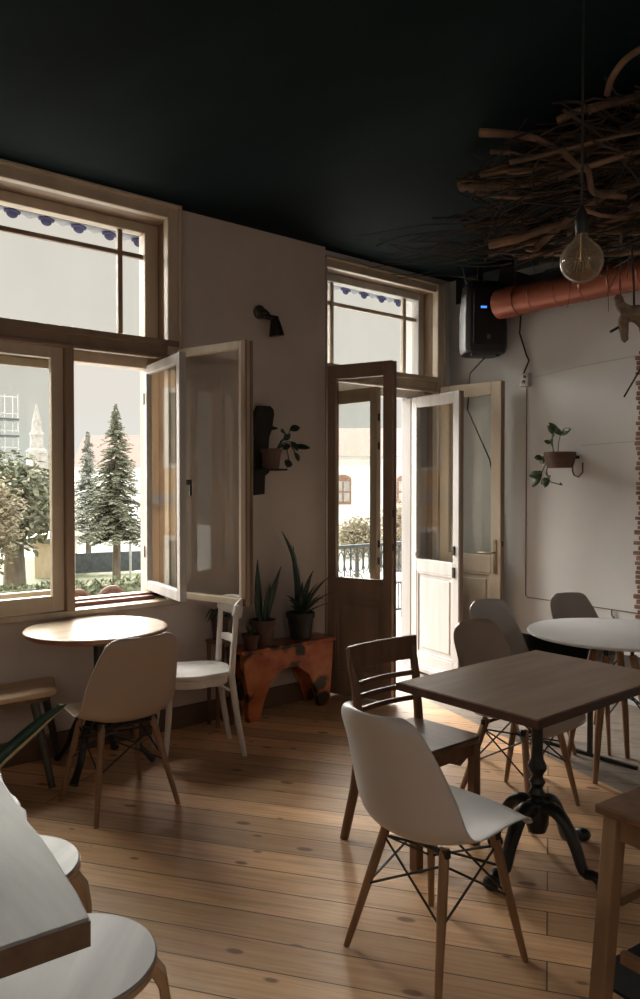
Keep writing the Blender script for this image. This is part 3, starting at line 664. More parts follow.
b = MB(); b.obox(o0, ux, uy, uz, (.06, -.052, .535), (.30, -.03, .60)); b.obox(o0, ux, uy, uz, (.06, -.33, .535), (.30, -.308, .60)); b.obox(o0, ux, uy, uz, (.03, -.30, .535), (.052, -.06, .60)); b.obox(o0, ux, uy, uz, (.308, -.30, .535), (.33, -.06, .60)); b.build('apron', M['oak'], t, smooth=False)
for q in (((.062, -.05, .34), (.298, -.03, .365)), ((.062, -.33, .34), (.298, -.31, .365)), ((.03, -.298, .20), (.05, -.062, .235)), ((.31, -.298, .20), (.33, -.062, .235))):
    MB().obox(o0, ux, uy, uz, *q).build('stretcher', M['oak'], t, smooth=False, bev=.003)
tag(MB().prism(rounded([(2.13, 1.27), (3.1, 1.16), (3.05, .4), (2.05, .5)], .03), .001, .012).build('floor_sheet', M['mat'], smooth=False), 'flat black sheet on the floor under the square stool', 'mat')  # thin black sheet laid on the floor below the stool

# ------------------------------------------------------------------ plant bench, pots, plants
t = thing('plant_bench', 'low arched bench of polished orange burl wood holding potted plants', 'bench', (3.1, 4.1, 0))
x0, x1 = 2.735, 3.475
prof = [(x0 + .035, 0), (x0 + .125, 0), (x0 + .16, .12), (x0 + .22, .235), (x0 + .31, .30), (x0 + .43, .30), (x0 + .52, .24), (x0 + .585, .13), (x0 + .62, .0), (x1 - .035, 0), (x1 - .02, .12), (x1 - .005, .30), (x1, .435), (x0, .435), (x0 + .005, .32), (x0 + .03, .18)]
MB().prism(prof, 0, .045, (0, 4.045, 0), (1, 0, 0), (0, 0, 1), (0, -1, 0)).build('front_board', M['burl'], t, smooth=False, bev=.006)
MB().prism(prof, 0, .03, (0, 4.19, 0), (1, 0, 0), (0, 0, 1), (0, -1, 0)).build('back_board', M['burl'], t, smooth=False, bev=.006)
MB().prism(rounded([(x0 - .02, 3.985), (x1 + .02, 3.985), (x1 + .015, 4.192), (x0 - .015, 4.192)], .02), .435, .462).build('bench_top', M['burl'], t, smooth=False, bev=.006)
TOP = .462
def pot_prof(r, h): return [(r * .72, 0), (r * .74, .004), (r * .93, h * .8), (r, h * .8), (r * 1.03, h * .83), (r * 1.03, h), (r * .92, h), (r * .88, h * .86), (.01, h * .86)]
def plant_root(name, label, x, y, z, r, h, pm):
    t = thing(name, label, 'plant', (x, y, z))
    p = MB().lathe(pot_prof(r, h), (x, y, z), 28).build('pot', pm, t)
    MB().lathe([(r * .86, h * .865), (r * .6, h * .88), (.005, h * .885)], (x, y, z), 20).build('soil', M['soil'], t)
    return t
def blade_strip(m, pts, w, twist=0.0, side=Vector((1, 0, 0))):
    rows = []; k = len(pts)
    for i, p in enumerate(pts):
        u = i / (k - 1); ww = w * (.45 + 1.1 * u - .0 * u) if u < .45 else w * (1 - ((u - .45) / .55) ** 1.8) + .0005
        a = twist * u; s = Vector((side.x * math.cos(a) - side.y * math.sin(a), side.x * math.sin(a) + side.y * math.cos(a), side.z))
        p = Vector(p); rows.append([p - s * ww * .5, p + Vector((0, -.15 * ww, 0)), p + s * ww * .5])
    m.grid(rows)
# sansevieria
t = plant_root('snake_plant', 'potted snake plant with upright blades in a brown clay pot on the burl bench', 2.945, 4.085, TOP, .085, .165, M['terracotta'])
m = MB(); b0 = TOP + .14
for (tx, tz, bx, by, w) in ((2.905, 1.02, 2.925, 4.09, .05), (2.99, .86, 2.95, 4.07, .04), (3.09, .965, 2.965, 4.08, .055), (3.03, .83, 2.975, 4.11, .045), (2.87, .80, 2.92, 4.07, .04), (2.945, .90, 2.945, 4.12, .042)):
    z0 = b0; pts = [(bx + (tx - bx) * (u ** 1.15), by + .01 * math.sin(u * 3), z0 + (tz - z0) * u) for u in [i / 7 for i in range(8)]]
    blade_strip(m, pts, w * 1.35, .5)
m.build('foliage', M['leaf'], t, solid=.004)
# dracaena
t = plant_root('dracaena', 'potted dracaena with one tall bent stem in a black pot on the burl bench', 3.255, 4.085, TOP, .095, .18, M['darkpot'])
m = MB(); b0 = TOP + .15
stem = [(3.24, 4.08, b0), (3.235, 4.08, .80), (3.22, 4.08, .93), (3.19, 4.085, 1.04), (3.15, 4.09, 1.12), (3.10, 4.09, 1.195)]
blade_strip(m, stem, .05, .3); blade_strip(m, [(3.235, 4.1, b0), (3.23, 4.1, .85), (3.215, 4.1, .97), (3.205, 4.1, 1.09)], .04)
for (tx, ty, tz, w) in ((3.34, 4.05, .92, .05), (3.50, 4.02, .89, .04), (3.47, 4.0, .77, .042), (3.42, 3.98, .70, .045), (3.33, 3.97, .76, .045), (3.17, 3.98, .78, .045), (3.12, 4.0, .74, .045), (3.22, 3.95, .70, .05), (3.30, 4.12, .84, .045), (3.38, 4.1, .76, .045), (3.44, 4.12, .82, .03)):
    bx, by = 3.25, 4.07; mx, mz = bx + (tx - bx) * .5, b0 + (tz - b0) * .75
    pts = []
    for i in range(8):
        u = i / 7; pts.append(((1-u)**2 * bx + 2*u*(1-u) * (bx + (tx-bx)*.35) + u*u*tx, by + (ty - by) * u, (1-u)**2 * b0 + 2*u*(1-u) * max(mz, b0 + .06) + u*u*tz))
    blade_strip(m, pts, w * 1.3, .6)
for i in range(16):
    an = i * 2.4; R_ = .07 + .05 * (i % 3); bx, by = 3.25, 4.07; tx, ty, tz = bx + R_ * math.cos(an), by - .02 + R_ * .45 * math.sin(an), .70 + .03 * (i % 4)
    pts = [(bx + (tx - bx) * u, by + (ty - by) * u, b0 + (tz - b0) * (1 - (1 - u) ** 2)) for u in [k / 6 for k in range(7)]]
    blade_strip(m, pts, .045, .8)
m.build('foliage', M['leaf'], t, solid=.004)
t = plant_root('potted_succulent', 'small brown pot at the left end of the burl bench', 2.81, 4.03, TOP, .058, .095, M['redpot'])
m = MB()
for i in range(12):
    a = i * 2.4; r = .02 + .004 * i; m.leafblade((2.81, 4.03, TOP + .08), (2.81 + r * math.cos(a), 4.03 + r * math.sin(a), TOP + .125 + .02 * math.cos(i)), .02, (0, 0, 1))
m.build('foliage', M['leaf2'], t, solid=.002)
# plant stand with red pot, behind the white chair
t = thing('plant_stand', 'slim dark stand behind the white chair holding a red pot', 'stand', (2.625, 4.10, 0))
b = MB()
for dx, dy in ((-.05, -.05), (.05, -.05), (-.05, .05), (.05, .05)): b.box((2.625 + dx - .009, 4.10 + dy - .009, 0), (2.625 + dx + .009, 4.10 + dy + .009, .52))
b.build('leg', M['darkwood'], t, smooth=False)
MB().box((2.56, 4.035, .52), (2.69, 4.165, .535)).build('shelf', M['darkwood'], t, smooth=False)
t = plant_root('potted_fern', 'drooping plant in a red pot on the slim stand behind the white chair', 2.625, 4.10, .535, .06, .15, M['redpot'])
m = MB()
for i in range(16):
    a = i * 2.4; r = .07 + .03 * (i % 3); bx = Vector((2.625, 4.09, .675)); mid = bx + Vector((math.cos(a) * r * .6, math.sin(a) * r * .45, .05)); tip = bx + Vector((math.cos(a) * r, math.sin(a) * r * .6, -.01 - .02 * (i % 2)))
    blade_strip(m, [bx, bx.lerp(mid, .5) + Vector((0, 0, .012)), mid, mid.lerp(tip, .6), tip], .024, 0, Vector((-math.sin(a), math.cos(a), 0)))
m.build('foliage', M['leaf'], t, solid=.002)
t = plant_root('snake_plant', 'snake plant on the whitewashed table, one yellow edged blade leaning into view', .30, 1.95, .75, .08, .15, M['terracotta'])
ctl = [Vector((0.29, 1.95, 0.86)), Vector((0.503, 1.808, 0.841)), Vector((0.571, 1.817, 0.879)), Vector((0.632, 1.831, 0.913)), Vector((0.693, 1.847, 0.943)), Vector((0.748, 1.866, 0.958))]
m = MB(); m2 = MB()
sp = spline(ctl, 14); rows = []; rowsB = []
for i, p in enumerate(sp):
    u = i / 14; ww = .025 * (1 - max(0, (u - .55) / .45) ** 2) + .0006; s = Vector((-.15, .35, .92)).normalized()
    rows.append([p - s * ww * .45, p + Vector((-.003, -.003, 0)), p + s * ww * .55]); rowsB.append([p - s * ww * .78, p - s * ww * .42])
m.grid(rows); m2.grid(rowsB)
for (tx, ty, tz) in ((.18, 2.0, 1.25), (.30, 2.03, 1.32), (.22, 1.9, 1.18), (.10, 1.9, 1.1)):
    blade_strip(m, [(.29 + (tx - .29) * u, 1.95 + (ty - 1.95) * u, .87 + (tz - .87) * u) for u in [i / 6 for i in range(7)]], .055, .6)
m.build('foliage', M['leaf'], t, solid=.003); m2.build('leaf_margin', M['leaf_edge'], t, solid=.0025)

# ------------------------------------------------------------------ wall pieces
t = thing('wall_lamp', 'small black spot lamp on the grey wall above the open casement', 'lamp', (3.02, WY, 2.6))
MB().lathe([(.045, 0), (.045, -.02), (.03, -.03)], (3.01, WY, 2.645), 20, 'Y').build('base', M['greenleg'], t)
b = MB(); b.tube([(3.01, 4.20, 2.645), (3.01, 4.14, 2.645), (3.02, 4.12, 2.62), (3.03, 4.115, 2.60)], .009, 8); b.tube([(2.97, 4.115, 2.598), (3.085, 4.115, 2.598)], .018, 10); b.build('arm', M['blackmetal'], t)
hc = Vector((3.062, 4.115, 2.60)); hd = Vector((.16, 0, -1)).normalized()
MB().tube([hc, hc + hd * .02, hc + hd * .07, hc + hd * .115, hc + hd * .118], [.022, .032, .042, .052, .05], 18).build('lamp_shade', M['blackmetal'], t)
# bark planter
t = thing('bark_planter', 'dark bark slab on the grey wall with a clay pot and trailing plant', 'planter', (3.05, WY, 1.7))
pl = [(2.920, 1.43), (3.025, 1.44), (3.030, 1.56), (3.065, 1.585), (3.070, 1.62), (3.005, 1.63), (3.055, 1.70), (3.065, 1.82), (3.085, 1.865), (3.135, 1.875), (3.135, 1.885), (3.090, 1.895), (3.105, 1.97), (3.100, 2.005), (3.075, 2.025), (2.985, 2.025), (2.955, 1.97), (2.940, 1.86), (2.940, 1.60)]
MB().prism(pl, 0, .05, (0, WY + .003, 0), (1, 0, 0), (0, 0, 1), (0, -1, 0)).build('bark_slab', M['bark'], t, smooth=False, bev=.008)
MB().prism([(2.935, 1.595), (3.115, 1.595), (3.125, 1.607), (2.930, 1.607)], .05, .17, (0, WY, 0), (1, 0, 0), (0, 0, 1), (0, -1, 0)).build('ledge', M['bark'], t, smooth=False)
MB().lathe(pot_prof(.07, .13), (3.023, 4.10, 1.607), 24).build('pot', M['terracotta'], t)
m = MB(); cc = Vector((3.06, 4.09, 1.735)); st = MB()
for (dx, dz, lx, lz, w) in ((.05, .11, -.05, .005, .05), (.09, .13, .07, .02, .055), (.10, .05, .045, -.06, .055), (.12, .02, .13, -.005, .05), (.08, -.07, -.03, -.05, .06), (.13, -.02, .02, -.06, .045), (.04, .06, .04, .04, .04), (.03, .0, .05, .03, .04)):
    tip = cc + Vector((dx, -.03, dz)); mid = cc + Vector((dx * .75, -.03, dz * .35 + .035)); st.tube([cc, cc.lerp(mid, .6) + Vector((0, 0, .012)), mid, tip], .0035, 6)
    m.leafblade(tip, tip + Vector((lx, -.015, lz)), w, (0, -.8, .6), .006)
m.build('foliage', M['leaf'], t, solid=.002); st.build('stem', M['leaf'], t)
# right wall bowl planter
t = thing('wall_planter', 'round brown wall planter with a leafy plant on the white wall', 'planter', (4.9, 3.15, 1.68))
MB().lathe([(.075, 1.622), (.088, 1.625), (.10, 1.665), (.102, 1.672), (.105, 1.69), (.112, 1.70), (.112, 1.735), (.10, 1.735), (.098, 1.72), (.01, 1.718)], (4.87, 3.14, 0), 30).build('pot', M['terracotta'], t)
MB().tube([(4.985, 3.03, 1.66), (4.985, 3.03, 1.59), (4.985, 3.062, 1.557), (4.985, 3.098, 1.57), (4.985, 3.11, 1.60), (4.985, 3.11, 1.67)], .006, 8).build('hanger', M['redbrown'], t)
b = MB(); b.tube([(4.998, 3.07, 1.70), (4.95, 3.09, 1.70)], .012, 8); b.build('bracket', M['blackmetal'], t)
st = MB(); m = MB(); b0 = Vector((4.86, 3.15, 1.72))
for pts, leaves in ((((4.86, 3.15, 1.72), (4.86, 3.145, 1.80), (4.86, 3.13, 1.86)), ((.0, .085, .09, .05), (.0, -.10, .035, .05), (0, .02, .05, .04))),
                    (((4.85, 3.17, 1.72), (4.85, 3.19, 1.78), (4.85, 3.20, 1.80)), ((0, .045, .02, .03), (0, -.03, .03, .03))),
                    (((4.85, 3.18, 1.72), (4.85, 3.19, 1.83), (4.85, 3.18, 1.86)), ((0, .04, .07, .025), (0, -.01, -.02, .03))),
                    (((4.85, 3.19, 1.72), (4.84, 3.25, 1.71), (4.84, 3.27, 1.70)), ((0, .05, .0, .04), (0, -.03, -.05, .05), (0, .03, -.02, .03))),
                    (((4.84, 3.20, 1.72), (4.82, 3.23, 1.64), (4.82, 3.26, 1.585)), ((0, .09, -.02, .055), (0, .06, -.10, .065), (0, .01, .02, .03))),
                    (((4.84, 3.20, 1.72), (4.82, 3.22, 1.58), (4.82, 3.18, 1.52), (4.82, 3.09, 1.50)), ((0, .0, .02, .02),)),
                    (((4.84, 3.20, 1.72), (4.82, 3.215, 1.60), (4.82, 3.20, 1.54)), ((0, .05, -.03, .06), (0, .02, -.06, .05), (0, -.03, .03, .03)))):
    st.tube(pts, .004, 6)
    tip = Vector(pts[-1])
    for dx, dy, dz, w in leaves: m.leafblade(tip, tip + Vector((-.02, dy, dz)), w, (-1, 0, .15), .006)
m.build('foliage', M['leaf2'], t, solid=.002); st.build('stem', M['leaf2'], t)
# socket box, cables
t = thing('junction_box', 'small pale box on the white wall below the orange duct', 'box', (4.98, 3.5, 2.29))
MB().box((4.955, 3.47, 2.245), (4.999, 3.545, 2.345)).build('body', M['boxwhite'], t, smooth=False, bev=.006)
b = MB(); b.ball((4.952, 3.51, 2.28), .014, 10); b.ball((4.952, 3.50, 2.315), .012, 10); b.build('clip', M['conduit'], t)
tag(MB().tube([(4.93, 3.52, 2.80), (4.985, 3.57, 2.66), (4.985, 3.51, 2.49), (4.985, 3.485, 2.44), (4.985, 3.505, 2.40), (4.975, 3.525, 2.345)], .0065, 8).build('power_cable', M['cord']), 'black cable from the orange duct down to the small pale box', 'cable')
cab = tag(MB().tube([(4.996, 3.512, 2.24), (4.996, 3.512, .66), (4.996, 3.49, .645), (4.996, 3.2, .642), (4.996, 2.2, .628)], .0036, 8).build('cable_run', M['conduit']), 'thin grey cable running down and along the white wall', 'cable')
MB().tube([(4.985, 2.80, .635), (4.985, 2.80, .60), (4.985, 2.785, .585), (4.98, 2.778, .555)], [.005, .005, .008, .016], 8).build('plug', M['conduit'], cab)
tag(MB().tube([(4.86, 3.80, 2.49), (4.84, 3.93, 2.38), (4.86, 3.97, 2.1), (4.95, 3.82, 1.7), (4.97, 3.74, 1.3), (4.97, 3.72, .9)], .006, 8).build('speaker_cable', M['cord']), 'black cable dropping from the loudspeaker behind the cream door leaf', 'cable')

# loudspeaker in the corner
t = thing('loudspeaker', 'black loudspeaker hanging in the corner above the cream door leaf', 'speaker', (4.82, 3.80, 2.75))
sx = Vector((-.55, -.835, 0)); sy = Vector((.835, -.55, 0)); so = Vector((4.82, 3.80, 0))
poly = [(-.14, -.10), (-.10, -.15), (.10, -.165), (.14, -.13), (.15, 0), (.14, .13), (.10, .165), (-.10, .15), (-.14, .10)]
rows = []
def ring(z, s): return [so + sx * a * s + sy * b * s + Vector((0, 0, z)) for a, b in poly]
zz = [(2.495, .80), (2.51, .94), (2.56, 1.0), (2.80, 1.0), (2.93, .94), (3.03, .86), (3.05, .74)]
m = MB(); vs = []; fs = []; n = len(poly)
for z, s in zz: vs += ring(z, s)
for i in range(len(zz) - 1):
    for j in range(n): fs.append((i*n+j, i*n+(j+1) % n, (i+1)*n+(j+1) % n, (i+1)*n+j))
fs += [tuple(range(n - 1, -1, -1)), tuple(range((len(zz)-1)*n, len(zz)*n))]
m.add(vs, fs).build('cabinet', M['plastic'], t, bev=.008)
MB().obox(so, sx, sy, (0, 0, 1), (.145, -.115, 2.56), (.158, .115, 2.98)).build('grille', M['grille'], t, smooth=False, bev=.006)
MB().obox(so, sx, sy, (0, 0, 1), (.157, -.06, 2.83), (.162, -.015, 2.845)).build('indicator_light', M['led'], t, smooth=False)
MB().obox(so, sx, sy, (0, 0, 1), (.157, -.012, 2.60), (.162, .012, 2.635)).build('badge', M['conduit'], t, smooth=False)
MB().obox(so, sx, sy, (0, 0, 1), (-.06, -.02, 3.0), (-.04, .02, CEIL)).build('bracket', M['blackmetal'], t, smooth=False); b = MB(); b.tube([so + sx * .0 + sy * .12 + Vector((0, 0, 3.04)), so + sy * .16 + Vector((0, 0, CEIL))], .006, 6); b.build('bracket', M['blackmetal'], t); b = MB(); b.tube([so - sy * .12 + Vector((0, 0, 3.04)), so - sy * .16 + Vector((0, 0, CEIL))], .006, 6); b.build('bracket', M['blackmetal'], t)
for yy in (-.1, .1): MB().lathe([(.014, 2.482), (.016, 2.50)], tuple(so + sy * yy + sx * .08), 10).build('rubber_foot', M['plastic'], t)

# orange duct and black beam
t = thing('ventilation_duct', 'orange round ventilation duct along the top of the white wall', 'duct', (4.72, 2.2, 2.83))
MB().lathe([(.1, 3.55), (.1, 3.52), (.1, -.5)], (4.72, 0, 2.835), 40, 'Y').build('tube', M['copper'], t)
MB().lathe([(.100, 3.56), (.107, 3.56), (.109, 3.47), (.107, 3.38), (.1005, 3.38)], (4.72, 0, 2.835), 40, 'Y').build('collar', M['copper'], t)
for i in range(10):
    y = 3.24 - i * .2; MB().lathe([(.1002, y), (.1035, y + .006), (.1002, y + .012)], (4.72, 0, 2.835), 32, 'Y', False).build('seam', M['copper'], t)
for y in (3.42, 2.6, 1.7): MB().box((4.715, y - .01, 2.93), (4.725, y + .01, CEIL)).build('hanger', M['blackmetal'], t, smooth=False)
tag(MB().box((4.28, .2, 2.905), (4.44, 3.10, CEIL)).build('ceiling_beam', M['black_paint'], smooth=False, bev=.006), 'black boxed beam under the ceiling in front of the orange duct', 'beam')

# brick / rough masonry patch at the right edge
rr = random.Random(3); b = MB()
z = .60; i = 0
while z < 2.40:
    h = rr.uniform(.020, .030); y1 = 2.628 + rr.uniform(-.02, .014); y = y1
    while y > 1.5:
        l = rr.uniform(.14, .22); b.box((4.975 + rr.uniform(-.012, .01), y - l, z), (5.0, y, z + h)); y -= l + .008
    z += h + .008; i += 1
struct(b.build('trim_4', M['brick'], smooth=False, bev=.004), 'exposed rough red brick patch at the edge of the white wall', 'trim')

# ------------------------------------------------------------------ hanging branches, bulb, toy
t = thing('branch_nest', 'large tangled bundle of dry branches hanging under the dark ceiling', 'decoration', (3.45, 1.95, CEIL))
rn = random.Random(21)
ax = Vector((.42, -.907, 0)).normalized(); ay = Vector((.907, .42, 0)); az = Vector((0, 0, 1)); cen = Vector((3.42, 1.80, 2.90))
def stick(c, d, L, r, wob, n=6):
    pts = []; s = d.cross(az).normalized() if abs(d.z) < .95 else Vector((1, 0, 0)); u = s.cross(d)
    p1, p2 = rn.uniform(0, 6), rn.uniform(0, 6); k1 = rn.uniform(2, 5)
    for i in range(n + 1):
        q = i / n - .5; p = c + d * L * q + s * wob * math.sin(p1 + k1 * q) + u * wob * .7 * math.sin(p2 + k1 * 1.4 * q)
        p.z = min(p.z, CEIL - r - .005); pts.append(p)
    return pts, [r * (1.15 - .6 * i / n) for i in range(n + 1)]
def inside(R):
    while True:
        p = Vector((rn.uniform(-1, 1), rn.uniform(-1, 1), rn.uniform(-1, 1)))
        if p.length < 1: return p
# upper thick logs
for (c, d, L, r) in (((3.30, 2.28, 3.09), (.30, -.92, .08), .80, .035), ((3.42, 2.15, 3.06), (.5, -.85, .02), 1.0, .03), ((3.60, 1.95, 3.08), (.3, -.95, .05), 1.2, .032), ((3.35, 2.08, 2.98), (.45, -.9, -.1), .9, .026)):
    pts, rs = stick(Vector(c), Vector(d).normalized(), L, r, .03, 8); MB().tube(pts, rs, 10).build('branch', M['twig'], t)
for i in range(84):
    p = inside(1); q = cen + ax * p.x * .72 + ay * p.y * .54 + az * p.z * .29
    q += ax * max(0, -p.y) * .36
    if p.z < -.2: q += az * -.03
    a = rn.gauss(0, .38); d = (ax * math.cos(a) + ay * math.sin(a) + az * rn.gauss(0, .16)).normalized()
    pts, rs = stick(q, d, rn.uniform(.35, .9), rn.uniform(.007, .019), rn.uniform(.015, .06), 7); MB().tube(pts, rs, 7).build('branch', M['twig'], t)
m = MB()
for i in range(650):
    p = inside(1); q = cen + ax * p.x * .80 + ay * p.y * .58 + az * p.z * .33 + ax * max(0, -p.y) * .36
    a = rn.gauss(0, .7); d = (ax * math.cos(a) + ay * math.sin(a) + az * rn.gauss(0, .3)).normalized()
    pts, rs = stick(q, d, rn.uniform(.2, .6), rn.uniform(.003, .007), rn.uniform(.01, .05), 5); m.tube(pts, rs, 5)
# trailing twigs at the far end and whips below
for i in range(26):
    st0 = cen - ax * rn.uniform(.45, .85) + ay * rn.uniform(-.3, .25) + az * rn.uniform(-.30, -.1)
    d = (-ax * rn.uniform(.6, 1) + ay * rn.uniform(-.6, .3) + az * rn.uniform(-.12, .1)).normalized()
    pts, rs = stick(st0 + d * .2, d, rn.uniform(.35, .75), rn.uniform(.003, .005), .03, 6); m.tube(pts, rs, 5)
for i in range(16):
    st0 = cen + ax * rn.uniform(-.6, .6) + ay * rn.uniform(-.2, .3) + az * -.25
    pts, rs = stick(st0, Vector((rn.uniform(-.3, .3), rn.uniform(-.3, .3), -1)).normalized(), rn.uniform(.3, .6), .0025, .03, 6); m.tube(pts, rs, 5)
tw = m.build('twig_tangle', M['twigdark'], t); tw['kind'] = 'stuff'
# curved thick branch crossing in front
MB().tube(spline([Vector((2.798, 1.798, 2.861)), Vector((2.796, 1.733, 2.780)), Vector((2.829, 1.704, 2.760)), Vector((2.841, 1.693, 2.680)), Vector((2.920, 1.691, 2.679)), Vector((3.036, 1.659, 2.689))], 14), .012, 8).build('branch', M['twig'], t)
MB().tube(spline([Vector((2.891, 1.660, 3.060)), Vector((2.860, 1.621, 3.101)), Vector((2.853, 1.563, 3.145)), Vector((2.875, 1.506, 3.174))], 10), .014, 8).build('branch', M['twig'], t)

t = thing('pendant_lamp', 'unlit globe bulb on a black cord in front of the branches', 'lamp', (2.35, 1.44, CEIL))
bc = Vector((2.352, 1.438, 2.250)); R = .071
b = MB(); b.lathe([(.003, -R), (.02, -R * .965)] + [(R * math.sin(PI * i / 18), -R * math.cos(PI * i / 18)) for i in range(3, 15)] + [(.034, R * .93), (.021, R * 1.12), (.0165, R * 1.32)], tuple(bc), 32)
b.build('bulb', M['bulb'], t)
MB().lathe([(.018, R * 1.28), (.021, R * 1.3), (.022, R * 1.6), (.024, R * 1.95), (.019, R * 2.15), (.012, R * 2.4), (.006, R * 2.6)], tuple(bc), 20).build('socket', M['plastic'], t)
MB().tube([bc + Vector((0, 0, R * 2.5)), (bc.x, bc.y, CEIL)], .0045, 8).build('cord', M['cord'], t)
m = MB(); m.tube([bc + Vector((0, 0, R * 1.3)), bc + Vector((0, 0, .0))], .006, 8)
for i in range(8):
    a = i * PI / 4; a2 = a + PI / 8; m.tube([bc + Vector((.012 * math.cos(a), .012 * math.sin(a), .04)), bc + Vector((.028 * math.cos(a2), .028 * math.sin(a2), -.03))], .0012, 5)
m.build('filament', M['filament'], t)

t = thing('hanging_toy', 'tan stuffed animal toy hanging from the branches beside the white wall', 'toy', tuple(Vector((3.135, 1.696, 2.224))))
tc = Vector((3.145, 1.687, 2.211)); r_ = Vector((.766, -.643, 0)); f_ = Vector((.643, .766, 0)); q = lambda a, b, c=0: tc + r_ * a + Vector((0, 0, b)) + f_ * c
m = MB()
m.tube([q(-.03, .03), q(.0, .02), q(.05, .015), q(.10, .03), q(.15, .03)], [.02, .036, .042, .045, .03], 12)
m.tube([q(-.02, .02), q(-.035, -.02), q(-.03, -.06), q(-.028, -.088), q(-.018, -.098)], [.026, .024, .019, .016, .014], 10)
m.tube([q(.03, .0), q(.052, -.03), q(.055, -.06), q(.055, -.085), q(.07, -.095)], [.026, .022, .017, .016, .014], 10)
m.tube([q(-.01, .03), q(-.04, .045), q(-.05, .06), q(-.055, .085), q(-.045, .095)], [.024, .024, .022, .021, .014], 10)
m.ball(q(.12, .06), .045, 12)
md = m.build('body', M['toy'], t)
rm = md.modifiers.new('merge', 'REMESH'); rm.mode = 'VOXEL'; rm.voxel_size = .006; rm.use_smooth_shade = True
MB().tube([q(.012, .05), q(.01, .14), q(.0, .30)], .005, 6).build('hanging_cord', M['cord'], t)
MB().tube([q(-.10, -.065, -.03), q(-.065, -.045, -.03)], .006, 8).build('stick', M['cord'], t)
tag(MB().tube([(4.965, 2.533, 2.341), (4.93, 2.553, 2.311), (4.9, 2.605, 2.195), (4.88, 2.664, 2.086)], .006, 6).build('loose_twig', M['twigdark']), 'thin dark twig poking out beside the brick patch', 'twig')

# ------------------------------------------------------------------ outside
G = -2.4
struct(MB().box((-60, 6.8, G - .1), (90, 140, G)).build('ground', M['pave'], smooth=False), 'pale paved square outside', 'ground')
struct(MB().box((-8, OUT, -.35), (14, 6.8, -.15)).build('terrace', M['stone'], smooth=False), 'terrace slab outside the balcony door', 'terrace')
tag(MB().box((-14, 20, G), (16, 42, G + .04)).build('lawn', M['lawn'], smooth=False), 'lawn below the fir trees outside the window', 'lawn', None, 'structure')
# awning
t = thing('awning', 'grey striped awning with a scalloped valance above the windows outside', 'awning', (3, 5.2, 3.5))
rows = []
for i in range(2): rows.append([(x, 4.72 + .9 * i, 3.75 - .27 * i) for x in [-2 + .25 * j for j in range(37)]])
MB().grid(rows).build('canopy', M['canvas'], t, solid=.01)
P0 = .243; top = []; bot = []
xs = [-2 + j * P0 / 12 for j in range(int(9 / P0 * 12))]
rows = [[(x, 5.62, 3.48) for x in xs], [(x, 5.63, 3.43 - .013 * (x - 2.2) + .035 * abs(math.cos(PI * (x - 1.8745) / P0)) ** .7 - .03) for x in xs]]
MB().grid(rows).build('valance', M['canvas'], t, solid=.006)
for i in range(-4, 20):
    x = 1.874 + i * P0
    m = MB(); zv = 3.412 - .013 * (x - 2.2); m.ball((x, 5.615, zv), .042, 14, (1, .3, .8)); m.tube([(x - .055, 5.612, zv + .01), (x, 5.609, zv + .025), (x + .055, 5.612, zv + .01)], .014, 6)
    m.build('medallion', M['navy'], t)
# trees
def conifer(label, px_x, D, h, rad, mat, seed, zbase=G, skirt=.9, group='fir trees outside'):
    rt = random.Random(seed); A = math.radians(50); a = (px_x - 320) / 775.
    x, y = D * (math.cos(A) + a * math.sin(A)), D * (math.sin(A) - a * math.cos(A))
    t = thing('fir_tree', label, 'tree', (x, y, zbase), group)
    MB().tube([(x, y, zbase), (x + .05, y, zbase + h * .5), (x, y, zbase + h * .98)], [h * .026, h * .017, .02], 8).build('trunk', M['treebark'], t)
    m = MB(); nt_ = 34
    for i in range(nt_):
        u = i / (nt_ - 1); z = zbase + skirt + (h - skirt) * u; R = rad * (1 - u) ** .85 * rt.uniform(.75, 1.1) + .06
        nb = int(7 + 6 * (1 - u))
        for j in range(nb):
            an = rt.uniform(0, 2 * PI); rr_ = R * rt.uniform(.7, 1.1); dr = Vector((math.cos(an), math.sin(an), 0)); sd = Vector((-dr.y, dr.x, 0))
            base = Vector((x, y, z + rt.uniform(-.1, .1))); ns = 9
            for k in range(1, ns + 1):
                w = k / ns; p = base + dr * rr_ * w + Vector((0, 0, -.28 * rr_ * w * w + rt.uniform(-.06, .06)))
                for s in (-1, 1):
                    L_ = rr_ * (.26 - .14 * w) * rt.uniform(.6, 1.4) + .05; tip = p + (dr * .8 + sd * s * .9 + Vector((0, 0, -.35))).normalized() * L_
                    m.leafblade(p, tip, L_ * .42, (rt.uniform(-.4, .4), rt.uniform(-.4, .4), 1), 0, 2)
    m.build('foliage', mat, t, smooth=False, solid=.02)
    return t
conifer('tall green fir tree framed by the open half of the window', 116, 30, 6.9, 1.5, M['needles'], 1, G, 2.0)
conifer('slim blue green fir tree left of the tall fir in the open window', 88, 36.5, 6.3, 1.1, M['needles_b'], 2, G, 1.5)
conifer('brownish fir tree partly hidden by the window mullion', 58, 40, 7.4, 1.3, M['needles_t'], 3)
